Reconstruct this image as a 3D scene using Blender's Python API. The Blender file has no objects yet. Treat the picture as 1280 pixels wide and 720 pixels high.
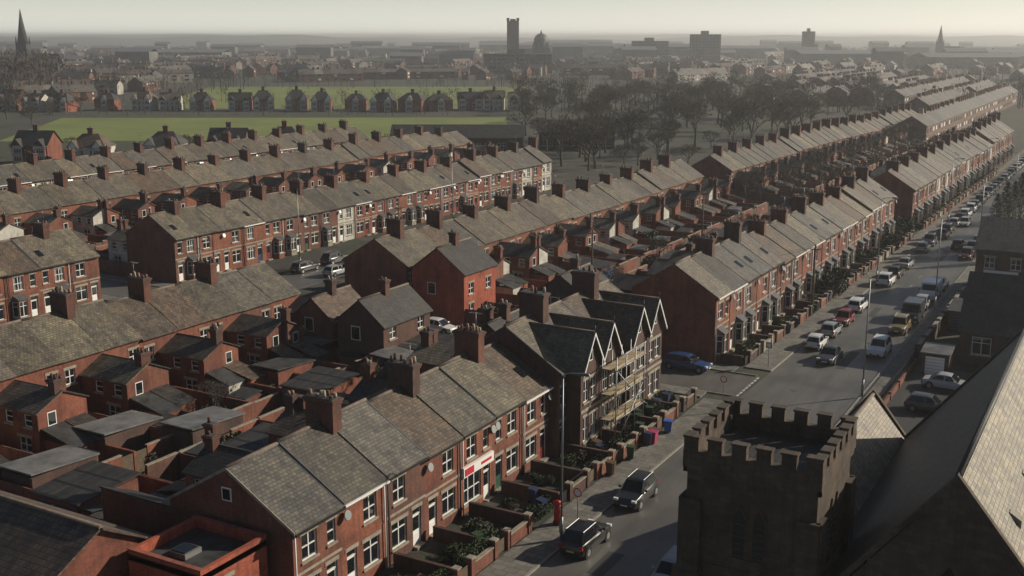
import bpy, math, random
from mathutils import Vector
random.seed(7)
scn=bpy.context.scene
COL=scn.collection
# ------------------------------------------------------------------ materials
MATS={}
def nn(nt,t,**kw):
    n=nt.nodes.new(t)
    for k,v in kw.items(): setattr(n,k,v)
    return n
def newmat(name):
    m=bpy.data.materials.new(name); m.use_nodes=True
    nt=m.node_tree; b=nt.nodes['Principled BSDF']; MATS[name]=m
    return m,nt,b
def math_(nt,op,a,b=None,c=None):
    n=nn(nt,'ShaderNodeMath',operation=op)
    for i,x in enumerate((a,b,c)):
        if x is None: continue
        if isinstance(x,(int,float)): n.inputs[i].default_value=x
        else: nt.links.new(x,n.inputs[i])
    return n.outputs[0]
def mixc(nt,fac,a,b,mode='MIX'):
    n=nn(nt,'ShaderNodeMix',data_type='RGBA',blend_type=mode)
    for s,x in ((n.inputs[0],fac),(n.inputs[6],a),(n.inputs[7],b)):
        if isinstance(x,(int,float)): s.default_value=x
        elif isinstance(x,tuple): s.default_value=(*x,1)
        else: nt.links.new(x,s)
    return n.outputs[2]
def ramp(nt,fac,stops,interp='LINEAR'):
    n=nn(nt,'ShaderNodeValToRGB'); r=n.color_ramp; r.interpolation=interp
    while len(r.elements)<len(stops): r.elements.new(0.5)
    for e,(p,c) in zip(r.elements,stops): e.position=p; e.color=(*c,1)
    nt.links.new(fac,n.inputs[0]); return n.outputs[0]
def noise(nt,vec,scale,detail=4,rough=.6):
    n=nn(nt,'ShaderNodeTexNoise'); n.inputs['Scale'].default_value=scale
    n.inputs['Detail'].default_value=detail; n.inputs['Roughness'].default_value=rough
    if vec is not None: nt.links.new(vec,n.inputs['Vector'])
    return n.outputs[0]
def wallcoord(nt,zmul=1.0):
    g=nn(nt,'ShaderNodeNewGeometry')
    p=nn(nt,'ShaderNodeSeparateXYZ'); nt.links.new(g.outputs['Position'],p.inputs[0])
    q=nn(nt,'ShaderNodeSeparateXYZ'); nt.links.new(g.outputs['True Normal'],q.inputs[0])
    ax=math_(nt,'ABSOLUTE',q.outputs[0]); ay=math_(nt,'ABSOLUTE',q.outputs[1])
    s=math_(nt,'GREATER_THAN',ax,ay)
    d=math_(nt,'SUBTRACT',p.outputs[1],p.outputs[0])
    u=math_(nt,'MULTIPLY_ADD',d,s,p.outputs[0])
    c=nn(nt,'ShaderNodeCombineXYZ'); nt.links.new(u,c.inputs[0])
    nt.links.new(math_(nt,'MULTIPLY',p.outputs[2],zmul),c.inputs[1])
    return c.outputs[0],g.outputs['Position'],g
def streak(nt,v,c,lo=.6,hi=1.25):
    mp=nn(nt,'ShaderNodeMapping'); mp.inputs['Scale'].default_value=(2.2,.22,1); nt.links.new(v,mp.inputs[0])
    n=noise(nt,mp.outputs[0],1.0,5,.7)
    return mixc(nt,.8,c,ramp(nt,n,[(.34,(lo,)*3),(.5,(1,1,1)),(.68,(hi,)*3)]),'MULTIPLY')
def bump(nt,b,h,strength,dist):
    n=nn(nt,'ShaderNodeBump'); n.inputs['Strength'].default_value=strength; n.inputs['Distance'].default_value=dist
    nt.links.new(h,n.inputs['Height']); nt.links.new(n.outputs[0],b.inputs['Normal'])
def objrand(nt,g,island,k=1.0):
    if island: r=g.outputs['Random Per Island']
    else:
        o=nn(nt,'ShaderNodeObjectInfo'); r=o.outputs['Random']
    return math_(nt,'FRACT',math_(nt,'MULTIPLY',r,k))
def brickmat(name,stops,mortar=(.14,.10,.08),island=False,bw=.225,bh=.075,ms=.012,mfac=.35,k=5.37,rough=.9,mul=.8):
    stops=[(p,tuple(x*mul for x in c)) for p,c in stops]
    m,nt,b=newmat(name)
    v,pos,g=wallcoord(nt)
    r=objrand(nt,g,island,k)
    base=ramp(nt,r,stops)
    bt=nn(nt,'ShaderNodeTexBrick'); nt.links.new(v,bt.inputs['Vector'])
    bt.inputs['Scale'].default_value=1; bt.inputs['Brick Width'].default_value=bw; bt.inputs['Row Height'].default_value=bh
    bt.inputs['Mortar Size'].default_value=ms
    bt.inputs['Color1'].default_value=(.65,.65,.65,1); bt.inputs['Color2'].default_value=(1.25,1.18,1.1,1); bt.inputs['Mortar'].default_value=(1,1,1,1)
    c=mixc(nt,.8,base,bt.outputs['Color'],'MULTIPLY')
    c=mixc(nt,math_(nt,'MULTIPLY',bt.outputs['Fac'],mfac),c,mortar)
    n1=noise(nt,pos,.5,6,.72)
    sh=ramp(nt,n1,[(.3,(.45,.44,.45)),(.52,(1,1,1)),(.75,(1.3,1.25,1.2))])
    c=mixc(nt,.95,c,sh,'MULTIPLY')
    c=streak(nt,v,c)
    nt.links.new(c,b.inputs['Base Color']); b.inputs['Roughness'].default_value=rough
    bump(nt,b,bt.outputs['Fac'],.3,.01)
    return m
def roofmat(name,stops,island=False,k=9.71,tw=.33,th=.24,rough=.58,var=1.0,mul=.82):
    stops=[(p,tuple(x*mul for x in c)) for p,c in stops]
    m,nt,b=newmat(name)
    v,pos,g=wallcoord(nt,1.9)
    r=objrand(nt,g,island,k)
    base=ramp(nt,r,stops)
    bt=nn(nt,'ShaderNodeTexBrick'); nt.links.new(v,bt.inputs['Vector'])
    bt.inputs['Scale'].default_value=1; bt.inputs['Brick Width'].default_value=tw; bt.inputs['Row Height'].default_value=th
    bt.inputs['Mortar Size'].default_value=.024; bt.inputs['Mortar Smooth'].default_value=.4
    bt.inputs['Color1'].default_value=(.58,.58,.6,1); bt.inputs['Color2'].default_value=(1.34,1.26,1.14,1); bt.inputs['Mortar'].default_value=(.2,.2,.2,1)
    c=mixc(nt,.85,base,bt.outputs['Color'],'MULTIPLY')
    n1=noise(nt,pos,.7,6,.75)
    c=mixc(nt,.95,c,ramp(nt,n1,[(.3,(.4,.4,.43)),(.5,(1,1,1)),(.72,(1.45,1.36,1.15))]),'MULTIPLY')
    c=streak(nt,v,c,.6,1.35)
    n2=noise(nt,pos,3.5,5,.75)
    moss=ramp(nt,n2,[(.56,(0,0,0)),(.72,(1,1,1))])
    c=mixc(nt,math_(nt,'MULTIPLY',moss,.35*var),c,(.14,.125,.075))
    nt.links.new(c,b.inputs['Base Color'])
    nt.links.new(math_(nt,'MULTIPLY_ADD',n2,.35,rough-.17),b.inputs['Roughness'])
    h=math_(nt,'SUBTRACT',math_(nt,'MULTIPLY',n2,.3),bt.outputs['Fac'])
    bump(nt,b,h,.6,.03)
    return m
def simple(name,col,rough=.7,metal=0,nscale=None,namt=.3,spec=.5,objcol=False):
    m,nt,b=newmat(name)
    b.inputs['Roughness'].default_value=rough; b.inputs['Metallic'].default_value=metal
    b.inputs['Specular IOR Level'].default_value=spec
    if objcol:
        o=nn(nt,'ShaderNodeObjectInfo'); nt.links.new(o.outputs['Color'],b.inputs['Base Color']); return m
    if nscale:
        g=nn(nt,'ShaderNodeNewGeometry'); n1=noise(nt,g.outputs['Position'],nscale,5,.7)
        c=mixc(nt,1.0,col,ramp(nt,n1,[(.3,(1-namt*1.3,)*3),(.5,(1,1,1)),(.72,(1+namt*1.2,)*3)]),'MULTIPLY')
        nt.links.new(c,b.inputs['Base Color'])
    else: b.inputs['Base Color'].default_value=(*col,1)
    return m
RED=[(0,(.19,.06,.038)),(.15,(.28,.085,.048)),(.3,(.16,.062,.044)),(.45,(.30,.105,.062)),(.6,(.22,.062,.038)),(.75,(.14,.062,.046)),(.88,(.32,.10,.055)),(1,(.23,.08,.05))]
brickmat('brick',RED)
brickmat('brick_chim',[(0,(.12,.05,.036)),(.5,(.18,.066,.044)),(1,(.085,.048,.04))],k=3.1)
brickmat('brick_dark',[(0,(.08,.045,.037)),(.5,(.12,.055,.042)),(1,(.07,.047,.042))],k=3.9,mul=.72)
brickmat('brick_bright',[(0,(.38,.085,.045)),(1,(.38,.085,.045))],mul=.9)
brickmat('brick_far',[(0,(.15,.07,.05)),(.6,(.2,.09,.065)),(.8,(.18,.15,.12)),(.88,(.5,.48,.44)),(1,(.55,.53,.5))],island=True,k=7.7)
ROOF=[(0,(.105,.10,.092)),(.12,(.20,.172,.13)),(.25,(.12,.115,.108)),(.4,(.25,.215,.155)),(.52,(.08,.072,.063)),(.66,(.21,.187,.14)),(.8,(.155,.147,.134)),(.9,(.16,.112,.08)),(1,(.11,.103,.09))]
roofmat('slate',ROOF)
roofmat('slate_dark',[(0,(.04,.04,.042)),(.5,(.065,.06,.054)),(1,(.04,.04,.044))],k=4.3,var=.4)
roofmat('roof_far',[(0,(.10,.10,.105)),(.4,(.16,.145,.125)),(.7,(.08,.075,.075)),(.9,(.17,.12,.10)),(1,(.3,.3,.3))],island=True,k=3.3)
roofmat('roof_brown',[(0,(.13,.095,.075)),(1,(.13,.095,.075))],tw=.33,th=.3)
roofmat('church_slate',[(0,(.24,.21,.16)),(1,(.24,.21,.16))],tw=.4,th=.34,rough=.6)
brickmat('sandstone',[(0,(.16,.115,.085)),(1,(.16,.115,.085))],mortar=(.05,.042,.034),bw=.55,bh=.28,ms=.02,mfac=.6,mul=.55)
simple('stone',(.27,.24,.19),.85,nscale=2)
simple('upvc',(.76,.76,.74),.45)
simple('render_white',(.46,.44,.39),.85,nscale=1.2,namt=.25)
simple('glass',(.01,.012,.015),.06,spec=.5)
simple('curtain',(.22,.22,.22),.2,nscale=3)
simple('door_red',(.16,.02,.02),.4); simple('door_blue',(.02,.05,.12),.4); simple('door_green',(.03,.08,.05),.4)
simple('black',(.01,.01,.011),.5)
simple('lead',(.075,.078,.08),.5,nscale=2)
simple('flat_roof',(.045,.045,.045),.6,nscale=1.0,namt=.5)
simple('pot',(.26,.14,.09),.8,nscale=4); simple('pot_cream',(.32,.27,.19),.8)
simple('ridge_tile',(.13,.10,.08),.8,nscale=3)
simple('wood',(.10,.07,.045),.8,nscale=4)
simple('board',(.34,.27,.17),.8,nscale=3)
simple('galv',(.24,.25,.26),.45,metal=.6)
simple('white_paint',(.5,.5,.48),.6,nscale=8,namt=.35)
simple('shop_red',(.5,.03,.05),.4); simple('post_red',(.4,.02,.02),.35)
simple('paint',(0,0,0),.3,objcol=True)
MATS['paint'].node_tree.nodes['Principled BSDF'].inputs['Coat Weight'].default_value=.3
MATS['paint'].node_tree.nodes['Principled BSDF'].inputs['Coat Roughness'].default_value=.08
simple('binmat',(0,0,0),.5,objcol=True)
simple('tyre',(.015,.015,.016),.85); simple('hub',(.3,.3,.31),.35,metal=.7)
simple('tail',(.35,.01,.01),.25); simple('headlamp',(.7,.72,.74),.12); simple('plate',(.6,.5,.1),.4)
simple('bark',(.06,.05,.04),.95,nscale=3)
simple('twig',(.07,.054,.042),.95,nscale=.25,namt=.4)
simple('leaf',(.045,.065,.022),.8,nscale=2.5,namt=.6)
simple('leaf_dark',(.02,.032,.015),.85,nscale=2,namt=.5)
simple('distant_concrete',(.12,.115,.11),.8,nscale=.05)
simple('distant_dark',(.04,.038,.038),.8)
simple('copper',(.06,.07,.068),.6)
simple('shed_roof',(.15,.15,.15),.5,nscale=.6,namt=.4)
def asphalt(name,c0,c1,rough=.5):
    m,nt,b=newmat(name); g=nn(nt,'ShaderNodeNewGeometry')
    mp=nn(nt,'ShaderNodeMapping'); mp.inputs['Scale'].default_value=(1,.12,1); nt.links.new(g.outputs['Position'],mp.inputs[0])
    n1=noise(nt,mp.outputs[0],.9,6,.7); n2=noise(nt,g.outputs['Position'],9,5,.8); n3=noise(nt,g.outputs['Position'],.14,2,.5)
    c=ramp(nt,n1,[(.32,c0),(.68,c1)])
    c=mixc(nt,.6,c,ramp(nt,n2,[(.3,(.75,)*3),(.7,(1.25,)*3)]),'MULTIPLY')
    c=mixc(nt,.7,c,ramp(nt,n3,[(.40,(.72,)*3),(.47,(1,)*3),(.6,(1.15,)*3)]),'MULTIPLY')
    nt.links.new(c,b.inputs['Base Color']); b.inputs['Roughness'].default_value=rough
    bump(nt,b,n2,.3,.01); return m
asphalt('asphalt',(.085,.082,.075),(.135,.128,.115))
asphalt('asphalt_lot',(.03,.03,.03),(.055,.055,.052),.7)
simple('kerb',(.24,.23,.20),.85,nscale=4)
def paving(name):
    m,nt,b=newmat(name); v=nn(nt,'ShaderNodeNewGeometry')
    bt=nn(nt,'ShaderNodeTexBrick'); nt.links.new(v.outputs['Position'],bt.inputs['Vector']); bt.inputs['Scale'].default_value=1
    bt.inputs['Brick Width'].default_value=.9; bt.inputs['Row Height'].default_value=.6; bt.inputs['Mortar Size'].default_value=.02
    bt.inputs['Color1'].default_value=(.13,.122,.108,1); bt.inputs['Color2'].default_value=(.20,.188,.165,1); bt.inputs['Mortar'].default_value=(.06,.06,.05,1)
    n=noise(nt,v.outputs['Position'],.8,5,.7)
    c=mixc(nt,.9,bt.outputs['Color'],ramp(nt,n,[(.3,(.6,)*3),(.7,(1.2,)*3)]),'MULTIPLY')
    nt.links.new(c,b.inputs['Base Color']); b.inputs['Roughness'].default_value=.8
paving('paving')
def groundmat():
    m,nt,b=newmat('ground'); g=nn(nt,'ShaderNodeNewGeometry'); P=g.outputs['Position']
    n1=noise(nt,P,.012,6,.65); n2=noise(nt,P,.25,6,.7)
    c=ramp(nt,n1,[(.35,(.035,.035,.026)),(.48,(.045,.05,.027)),(.56,(.052,.047,.035)),(.7,(.04,.036,.03))])
    c=mixc(nt,.9,c,ramp(nt,n2,[(.3,(.55,)*3),(.7,(1.4,)*3)]),'MULTIPLY')
    nt.links.new(c,b.inputs['Base Color']); b.inputs['Roughness'].default_value=.95
groundmat()
def yardmat():
    m,nt,b=newmat('yard'); g=nn(nt,'ShaderNodeNewGeometry'); P=g.outputs['Position']
    n1=noise(nt,P,.22,3,.5); n2=noise(nt,P,2.2,6,.7)
    c=ramp(nt,n1,[(.38,(.06,.055,.05)),(.45,(.042,.039,.033)),(.54,(.03,.039,.019)),(.62,(.075,.067,.057))])
    c=mixc(nt,.9,c,ramp(nt,n2,[(.3,(.5,)*3),(.7,(1.4,)*3)]),'MULTIPLY')
    nt.links.new(c,b.inputs['Base Color']); b.inputs['Roughness'].default_value=.95
yardmat()
def grassmat(name,a,c2):
    m,nt,b=newmat(name); g=nn(nt,'ShaderNodeNewGeometry'); P=g.outputs['Position']
    n1=noise(nt,P,.03,6,.7)
    c=ramp(nt,n1,[(.35,a),(.65,c2)])
    nt.links.new(c,b.inputs['Base Color']); b.inputs['Roughness'].default_value=.9
grassmat('grass',(.12,.155,.032),(.20,.225,.05))
# ------------------------------------------------------------------ mesh builder
class M:
    def __init__(s): s.v=[]; s.f=[]; s.m=[]; s.sm=[]
    def q(s,pts,mi,smooth=False):
        i=len(s.v); s.v+= [tuple(p) for p in pts]; s.f.append(tuple(range(i,i+len(pts)))); s.m.append(mi); s.sm.append(smooth)
    def hexa(s,p,mi):
        i=len(s.v); s.v+=[tuple(a) for a in p]
        for f in ((3,2,1,0),(4,5,6,7),(0,1,5,4),(1,2,6,5),(2,3,7,6),(3,0,4,7)):
            s.f.append(tuple(i+k for k in f)); s.m.append(mi); s.sm.append(False)
    def box(s,x0,x1,y0,y1,z0,z1,mi):
        s.hexa([(x0,y0,z0),(x1,y0,z0),(x1,y1,z0),(x0,y1,z0),(x0,y0,z1),(x1,y0,z1),(x1,y1,z1),(x0,y1,z1)],mi)
    def fp(s,fr,u,d,z):
        P,U,Nn=fr; return (P[0]+U[0]*u+Nn[0]*d,P[1]+U[1]*u+Nn[1]*d,z)
    def obox(s,fr,u0,u1,d0,d1,z0,z1,mi):
        s.hexa([s.fp(fr,u0,d0,z0),s.fp(fr,u1,d0,z0),s.fp(fr,u1,d1,z0),s.fp(fr,u0,d1,z0),
                s.fp(fr,u0,d0,z1),s.fp(fr,u1,d0,z1),s.fp(fr,u1,d1,z1),s.fp(fr,u0,d1,z1)],mi)
    def slab(s,p,t,mi):
        s.hexa([(a[0],a[1],a[2]-t) for a in p]+list(p),mi)
    def tube(s,a,b,r0,r1,n,mi,caps=True,smooth=True):
        a=Vector(a); b=Vector(b); d=(b-a)
        if d.length<1e-6: return
        d.normalize(); up=Vector((0,0,1)) if abs(d.z)<.9 else Vector((1,0,0))
        x=d.cross(up).normalized(); y=d.cross(x)
        i=len(s.v)
        for c,r in ((a,r0),(b,r1)):
            for k in range(n):
                t=2*math.pi*k/n; s.v.append(tuple(c+x*math.cos(t)*r+y*math.sin(t)*r))
        for k in range(n):
            s.f.append((i+k,i+(k+1)%n,i+n+(k+1)%n,i+n+k)); s.m.append(mi); s.sm.append(smooth)
        if caps:
            s.f.append(tuple(i+n+k for k in range(n))); s.m.append(mi); s.sm.append(False)
            s.f.append(tuple(i+n-1-k for k in range(n))); s.m.append(mi); s.sm.append(False)
    def wall(s,fr,L,z0,z1,ops,mi,fill=True):
        us=sorted({0,L}|{o[0] for o in ops}|{o[1] for o in ops}); zs=sorted({z0,z1}|{o[2] for o in ops}|{o[3] for o in ops})
        for a,b in zip(us,us[1:]):
            for c,d in zip(zs,zs[1:]):
                um=(a+b)/2; zm=(c+d)/2
                if any(o[0]<um<o[1] and o[2]<zm<o[3] for o in ops): continue
                s.q([s.fp(fr,a,0,c),s.fp(fr,b,0,c),s.fp(fr,b,0,d),s.fp(fr,a,0,d)],mi)
        for o in ops: s.opening(fr,*o,mi)
    def opening(s,fr,u0,u1,za,zb,kind,mi):
        dp=-.16; F=lambda u,d,z:s.fp(fr,u,d,z)
        s.q([F(u0,0,za),F(u0,dp,za),F(u0,dp,zb),F(u0,0,zb)],mi); s.q([F(u1,0,za),F(u1,dp,za),F(u1,dp,zb),F(u1,0,zb)],mi)
        s.q([F(u0,0,zb),F(u1,0,zb),F(u1,dp,zb),F(u0,dp,zb)],mi); s.q([F(u0,0,za),F(u1,0,za),F(u1,dp,za),F(u0,dp,za)],mi)
        frm='upvc' if 'dk' not in kind else 'black'
        g='curtain' if 'cur' in kind else 'glass'
        if kind.startswith('door'):
            col=kind.split(':')[1]
            s.q([F(u0,dp+.02,zb-.45),F(u1,dp+.02,zb-.45),F(u1,dp+.02,zb),F(u0,dp+.02,zb)],'glass')
            s.obox(fr,u0,u1,dp,dp+.05,za,zb-.46,col)
            s.obox(fr,u0+.15,u1-.15,dp+.05,dp+.07,za+.2,za+.8,col); s.obox(fr,u0+.15,u1-.15,dp+.05,dp+.065,za+1.0,zb-.6,'glass')
            s.obox(fr,u0,u0+.06,dp,dp+.09,za,zb,'upvc'); s.obox(fr,u1-.06,u1,dp,dp+.09,za,zb,'upvc')
            s.obox(fr,u0+.06,u1-.06,dp,dp+.09,zb-.5,zb-.43,'upvc')
            s.obox(fr,u0,u1,-.1,.35,za-.15 if za>.1 else 0,za+.02,'stone')
        else:
            if 'cur' in kind:
                w3=(u1-u0)*.27
                for a0,a1,gm in ((u0,u0+w3,'curtain'),(u0+w3,u1-w3,'glass'),(u1-w3,u1,'curtain')):
                    s.q([F(a0,dp+.02,za),F(a1,dp+.02,za),F(a1,dp+.02,zb),F(a0,dp+.02,zb)],gm)
            else: s.q([F(u0,dp+.02,za),F(u1,dp+.02,za),F(u1,dp+.02,zb),F(u0,dp+.02,zb)],g)
            a=.075; d0=dp+.025; d1=dp+.08
            s.obox(fr,u0,u0+a,d0,d1,za,zb,frm); s.obox(fr,u1-a,u1,d0,d1,za,zb,frm)
            s.obox(fr,u0+a,u1-a,d0,d1,za,za+a,frm); s.obox(fr,u0+a,u1-a,d0,d1,zb-a,zb,frm)
            h=za+(zb-za)*(.68 if 'top' in kind else .5)
            s.obox(fr,u0+a,u1-a,d0,d1-.01,h-.03,h+.03,frm)
            w=u1-u0; nb=0 if w<1.0 else (1 if w<1.9 else 2)
            for k in range(nb):
                c=u0+w*(k+1)/(nb+1); s.obox(fr,c-.035,c+.035,d0,d1-.005,za+a,zb-a,frm)
            s.obox(fr,u0-.1,u1+.1,dp+.05,.09,za-.13,za+.004,'stone')
        if 'nolin' not in kind: s.obox(fr,u0-.15,u1+.15,-.06,.035,zb-.004,zb+.24,'stone')
    def build(s,name,sharp=None):
        me=bpy.data.meshes.new(name); me.from_pydata(s.v,[],s.f)
        u=[];idx={}
        for k in s.m:
            if k not in idx: idx[k]=len(u); u.append(k); me.materials.append(MATS[k])
        me.polygons.foreach_set('material_index',[idx[k] for k in s.m])
        me.polygons.foreach_set('use_smooth',s.sm)
        me.update()
        if sharp: me.set_sharp_from_angle(angle=math.radians(sharp))
        return me
def place(me,name,loc=(0,0,0),rz=0,sc=(1,1,1),color=None):
    o=bpy.data.objects.new(name,me); o.location=loc; o.rotation_euler=(0,0,rz); o.scale=sc
    if color: o.color=(*color,1)
    COL.objects.link(o); return o
# ------------------------------------------------------------------ terraced house
def chimney(m,x,y,lx,ly,z0,z1,rng,pots=4,mi='brick_chim'):
    m.box(x-lx/2,x+lx/2,y-ly/2,y+ly/2,z0,z1-.32,mi)
    m.box(x-lx/2-.06,x+lx/2+.06,y-ly/2-.06,y+ly/2+.06,z1-.32,z1-.16,mi)
    m.box(x-lx/2-.12,x+lx/2+.12,y-ly/2-.12,y+ly/2+.12,z1-.16,z1,mi)
    m.box(x-lx/2,x+lx/2,y-ly/2,y+ly/2,z1,z1+.06,'lead')
    for i in range(pots):
        px=x-lx/2+lx*(i+.5)/pots
        for s in ((-1,1) if ly>.8 else (0,)):
            if rng.random()<.35: continue
            h=.25+.3*rng.random()
            m.tube((px,y+s*ly*.24,z1+.05),(px,y+s*ly*.24,z1+h),.13,.10,7,rng.choice(['pot','brick_chim','brick_chim','pot_cream']))
def antenna(m,x,y,z,rng):
    m.tube((x,y,z),(x,y,z+1.7),.025,.025,4,'galv')
    m.tube((x-.6,y,z+1.6),(x+.5,y,z+1.65),.02,.02,4,'galv')
    for k in range(6): m.tube((x-.5+k*.18,y-.22,z+1.62),(x-.5+k*.18,y+.22,z+1.62),.015,.015,3,'galv')
def roofpair(m,D,e,r,y0,y1,mi,ov=.32):
    t=(r-e)/(D/2)
    m.slab([(ov,y0,e-ov*t+.1),(ov,y1,e-ov*t+.1),(-D/2,y1,r+.1),(-D/2,y0,r+.1)],.1,mi)
    m.slab([(-D-ov,y0,e-ov*t+.1),(-D-ov,y1,e-ov*t+.1),(-D/2,y1,r+.1),(-D/2,y0,r+.1)],.1,mi)
    m.tube((-D/2,y0,r+.1),(-D/2,y1,r+.1),.13,.13,6,'ridge_tile')
    m.slab([(ov-.02,y0,e-ov*t+.13),(ov-.02,y0+.13,e-ov*t+.13),(-D/2,y0+.13,r+.13),(-D/2,y0,r+.13)],.025,'lead')
def house(w=4.3,D=9,e=6,r=8.7,mirror=False,bay=False,seed=0,yard=13,end=False,shop=False,fwall='brick',roof='slate',rear=True):
    rng=random.Random(seed); m=M()
    ff=((0,0),(0,1),(1,0))
    door='door:'+rng.choice(['door_red','upvc','door_blue','upvc','door_green','black'])
    cur=rng.choice(['win','wincur','win'])
    k=(e-6)*.5
    ops=[]
    if shop:
        ops=[(.35,1.25,.05,2.6,'door:upvc'),(1.6,w-.3,.6,2.6,'win nolin')]
    elif bay:
        ops=[(.45,1.4,.15,2.7+k*.3,door)]
    else:
        ops=[(.45,1.4,.15,2.65,door),(2.05,3.65,.85,2.55,cur+'top')]
    ops.append((2.15,3.45,3.75+k,5.35+k*1.2,cur))
    if seed%2==0: ops.append((.5,1.25,3.85+k,5.3+k*1.2,'win'))
    m.wall(ff,w,0,e,ops,'render_white' if seed in (4,33) else fwall)
    m.box(-.04,.03,0,w,3.05+k,3.22+k,'stone' if seed%3 else fwall)
    m.box(-.04,.10,0,w,e-.42,e-.28,fwall)
    if shop:
        m.box(-.05,.22,.15,w-.15,2.75,3.45,'upvc'); m.box(.22,.26,w-1.4,w-.3,2.85,3.35,'shop_red'); m.box(.22,.24,.5,1.9,3.0,3.2,'shop_red')
    if bay:
        bx=.75; z1=2.75+k*.3
        pts=[(0,1.85),(bx,2.3),(bx,3.55),(0,4.0 if w>4.1 else 3.95)]
        for a,b in zip(pts,pts[1:]):
            L=math.hypot(b[0]-a[0],b[1]-a[1]); U=((b[0]-a[0])/L,(b[1]-a[1])/L); Nn=(U[1],-U[0])
            m.wall((a,U,Nn),L,0,z1,[(.1,L-.1,.8,z1-.15,'wintop nolin')],'stone' if seed%2 else fwall)
        top=[(p[0]+(.12 if p[0]>0 else 0),p[1],z1) for p in pts]
        m.q(top[::-1],'upvc')
        tz=z1+.55
        inn=[(0,2.1,tz),(0,3.7,tz)]
        m.q([top[0],top[1],inn[0]],'lead'); m.q([top[1],top[2],inn[1],inn[0]],'lead'); m.q([top[2],top[3],inn[1]],'lead')
    for y in (0,w):
        m.q([(0,y,0),(-D,y,0),(-D,y,e),(-D/2,y,r),(0,y,e)],'brick' if fwall!='brick_dark' else fwall)
    rf=((-D,w),(0,-1),(-1,0))
    m.wall(rf,w,0,e,[(w-1.4,w-.4,3.7,5.0,'win'),(w-1.5,w-.4,.9,2.3,'win nolin')],'brick')
    if rear:
        oy=w-2.35; ox=-D-4.4-1.6*rng.random(); zl=4.3+(e-6)*.8; zh=5.4+(e-6)*.8; OL=-D-ox
        wm='render_white' if rng.random()<.15 else 'brick'
        m.wall(((ox,oy),(1,0),(0,-1)),OL,0,zl,[(.7,1.6,3.0,4.0,'win nolin'),(2.9,3.8,3.0,4.0,'win nolin'),(1.0,2.4,.9,2.1,'win')],wm)
        m.q([(ox,oy,0),(ox,w,0),(ox,w,zh),(ox,oy,zl)],wm)
        m.q([(ox,w,0),(-D,w,0),(-D,w,zh),(ox,w,zh)],'brick')
        if rng.random()<.6:
            m.obox(((ox,w),(0,-1),(-1,0)),.7,1.5,-.02,.03,3.0,4.1,'upvc'); m.obox(((ox,w),(0,-1),(-1,0)),.77,1.43,.03,.04,3.07,4.03,'glass')
        m.slab([(ox-.15,oy-.2,zl+.0),(-D,oy-.2,zl+.0),(-D,w,zh+.1),(ox-.15,w,zh+.1)],.1,roof if rng.random()<.6 else 'slate_dark')
        if rng.random()<.65: chimney(m,ox+.45,w-.3,.75,.55,zl-.2,zh+.8+.6*rng.random(),rng,2)
        lx=ox-2.2-rng.random()*1.4
        m.box(lx,ox,oy+.3,w-.12,0,2.1,'brick' if rng.random()<.8 else 'render_white')
        m.slab([(lx-.1,oy+.2,2.15),(lx-.1,w-.1,2.15),(ox,w-.1,3.0),(ox,oy+.2,3.0)],.08,rng.choice([roof,'flat_roof','slate_dark']))
        yx=-D-yard
        m.box(yx,lx,w-.11,w,0,1.9,'brick'); m.box(yx,-D,0,.11,0,1.85+.2*rng.random(),'brick')
        m.box(yx,yx+.22,.11,w-1.2,0,1.95,'brick'); m.box(yx+.05,yx+.1,w-1.2,w-.11,0,1.8,'wood')
        m.box(yx-.03,yx+.25,.11,w-1.2,1.95,2.02,'stone')
        if rng.random()<.55:
            sx=yx+.25+rng.random()*1.5; m.box(sx,sx+2,.3,2.2,0,2.0,rng.choice(['wood','brick','brick']))
            m.slab([(sx-.1,.2,2.05),(sx+2.1,.2,2.05),(sx+2.1,2.3,2.3),(sx-.1,2.3,2.3)],.06,rng.choice(['flat_roof','shed_roof','slate_dark']))
    roofpair(m,D,e,r,0,w,roof)
    t=(r-e)/(D/2)
    m.box(.30,.43,0,w,e-.3*t-.12,e-.3*t+.0,'upvc' if rng.random()<.25 else 'black')
    m.tube((.12,w*.98-.1,0),(.12,w*.98-.1,e-.3),.045,.045,5,'black' if rng.random()<.6 else 'upvc')
    if not mirror:
        chimney(m,-D/2,w,1.7+.5*rng.random(),.85,r-1.3,r+1.3+.6*rng.random(),rng,4)
        if rng.random()<.6: antenna(m,-D/2+.6,w,r+1.5,rng)
    if rng.random()<.3:
        x0=-1.2;x1=-2.1; z=lambda x:e-x*t+.12
        m.slab([(x0,1.2,z(x0)+.05),(x0,1.9,z(x0)+.05),(x1,1.9,z(x1)+.05),(x1,1.2,z(x1)+.05)],.08,'glass')
    if rng.random()<.5:
        m.tube((.25,.3,e-.9),(.32,.3,e-.88),.30,.30,10,'galv')
    if mirror: m.v=[(a[0],w-a[1],a[2]) for a in m.v]
    if end:
        ov=.3
        for sx in (1,-1):
            a=(-D/2,r+.12); b=(-D/2+sx*(D/2+ov),e-ov*t+.12)
            m.hexa([(a[0],-.06,a[1]-.2),(b[0],-.06,b[1]-.2),(b[0],-.003,b[1]-.2),(a[0],-.003,a[1]-.2),(a[0],-.06,a[1]),(b[0],-.06,b[1]),(b[0],-.003,b[1]),(a[0],-.003,a[1])],'stone')
        m.box(-D/2-.35,-D/2+.35,-.05,-.004,r-1.9,r-1.1,'upvc'); m.box(-D/2-.27,-D/2+.27,-.07,-.05,r-1.82,r-1.18,'glass')
    return m.build('terraced_house')
A=[house(seed=s,bay=b) for s,b in ((1,0),(2,1),(3,0),(4,0),(5,1),(6,0),(7,0),(8,1))]
B=[house(seed=s,bay=b,mirror=True) for s,b in ((11,0),(12,1),(13,0),(14,0),(15,1),(16,0),(17,0))]
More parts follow.
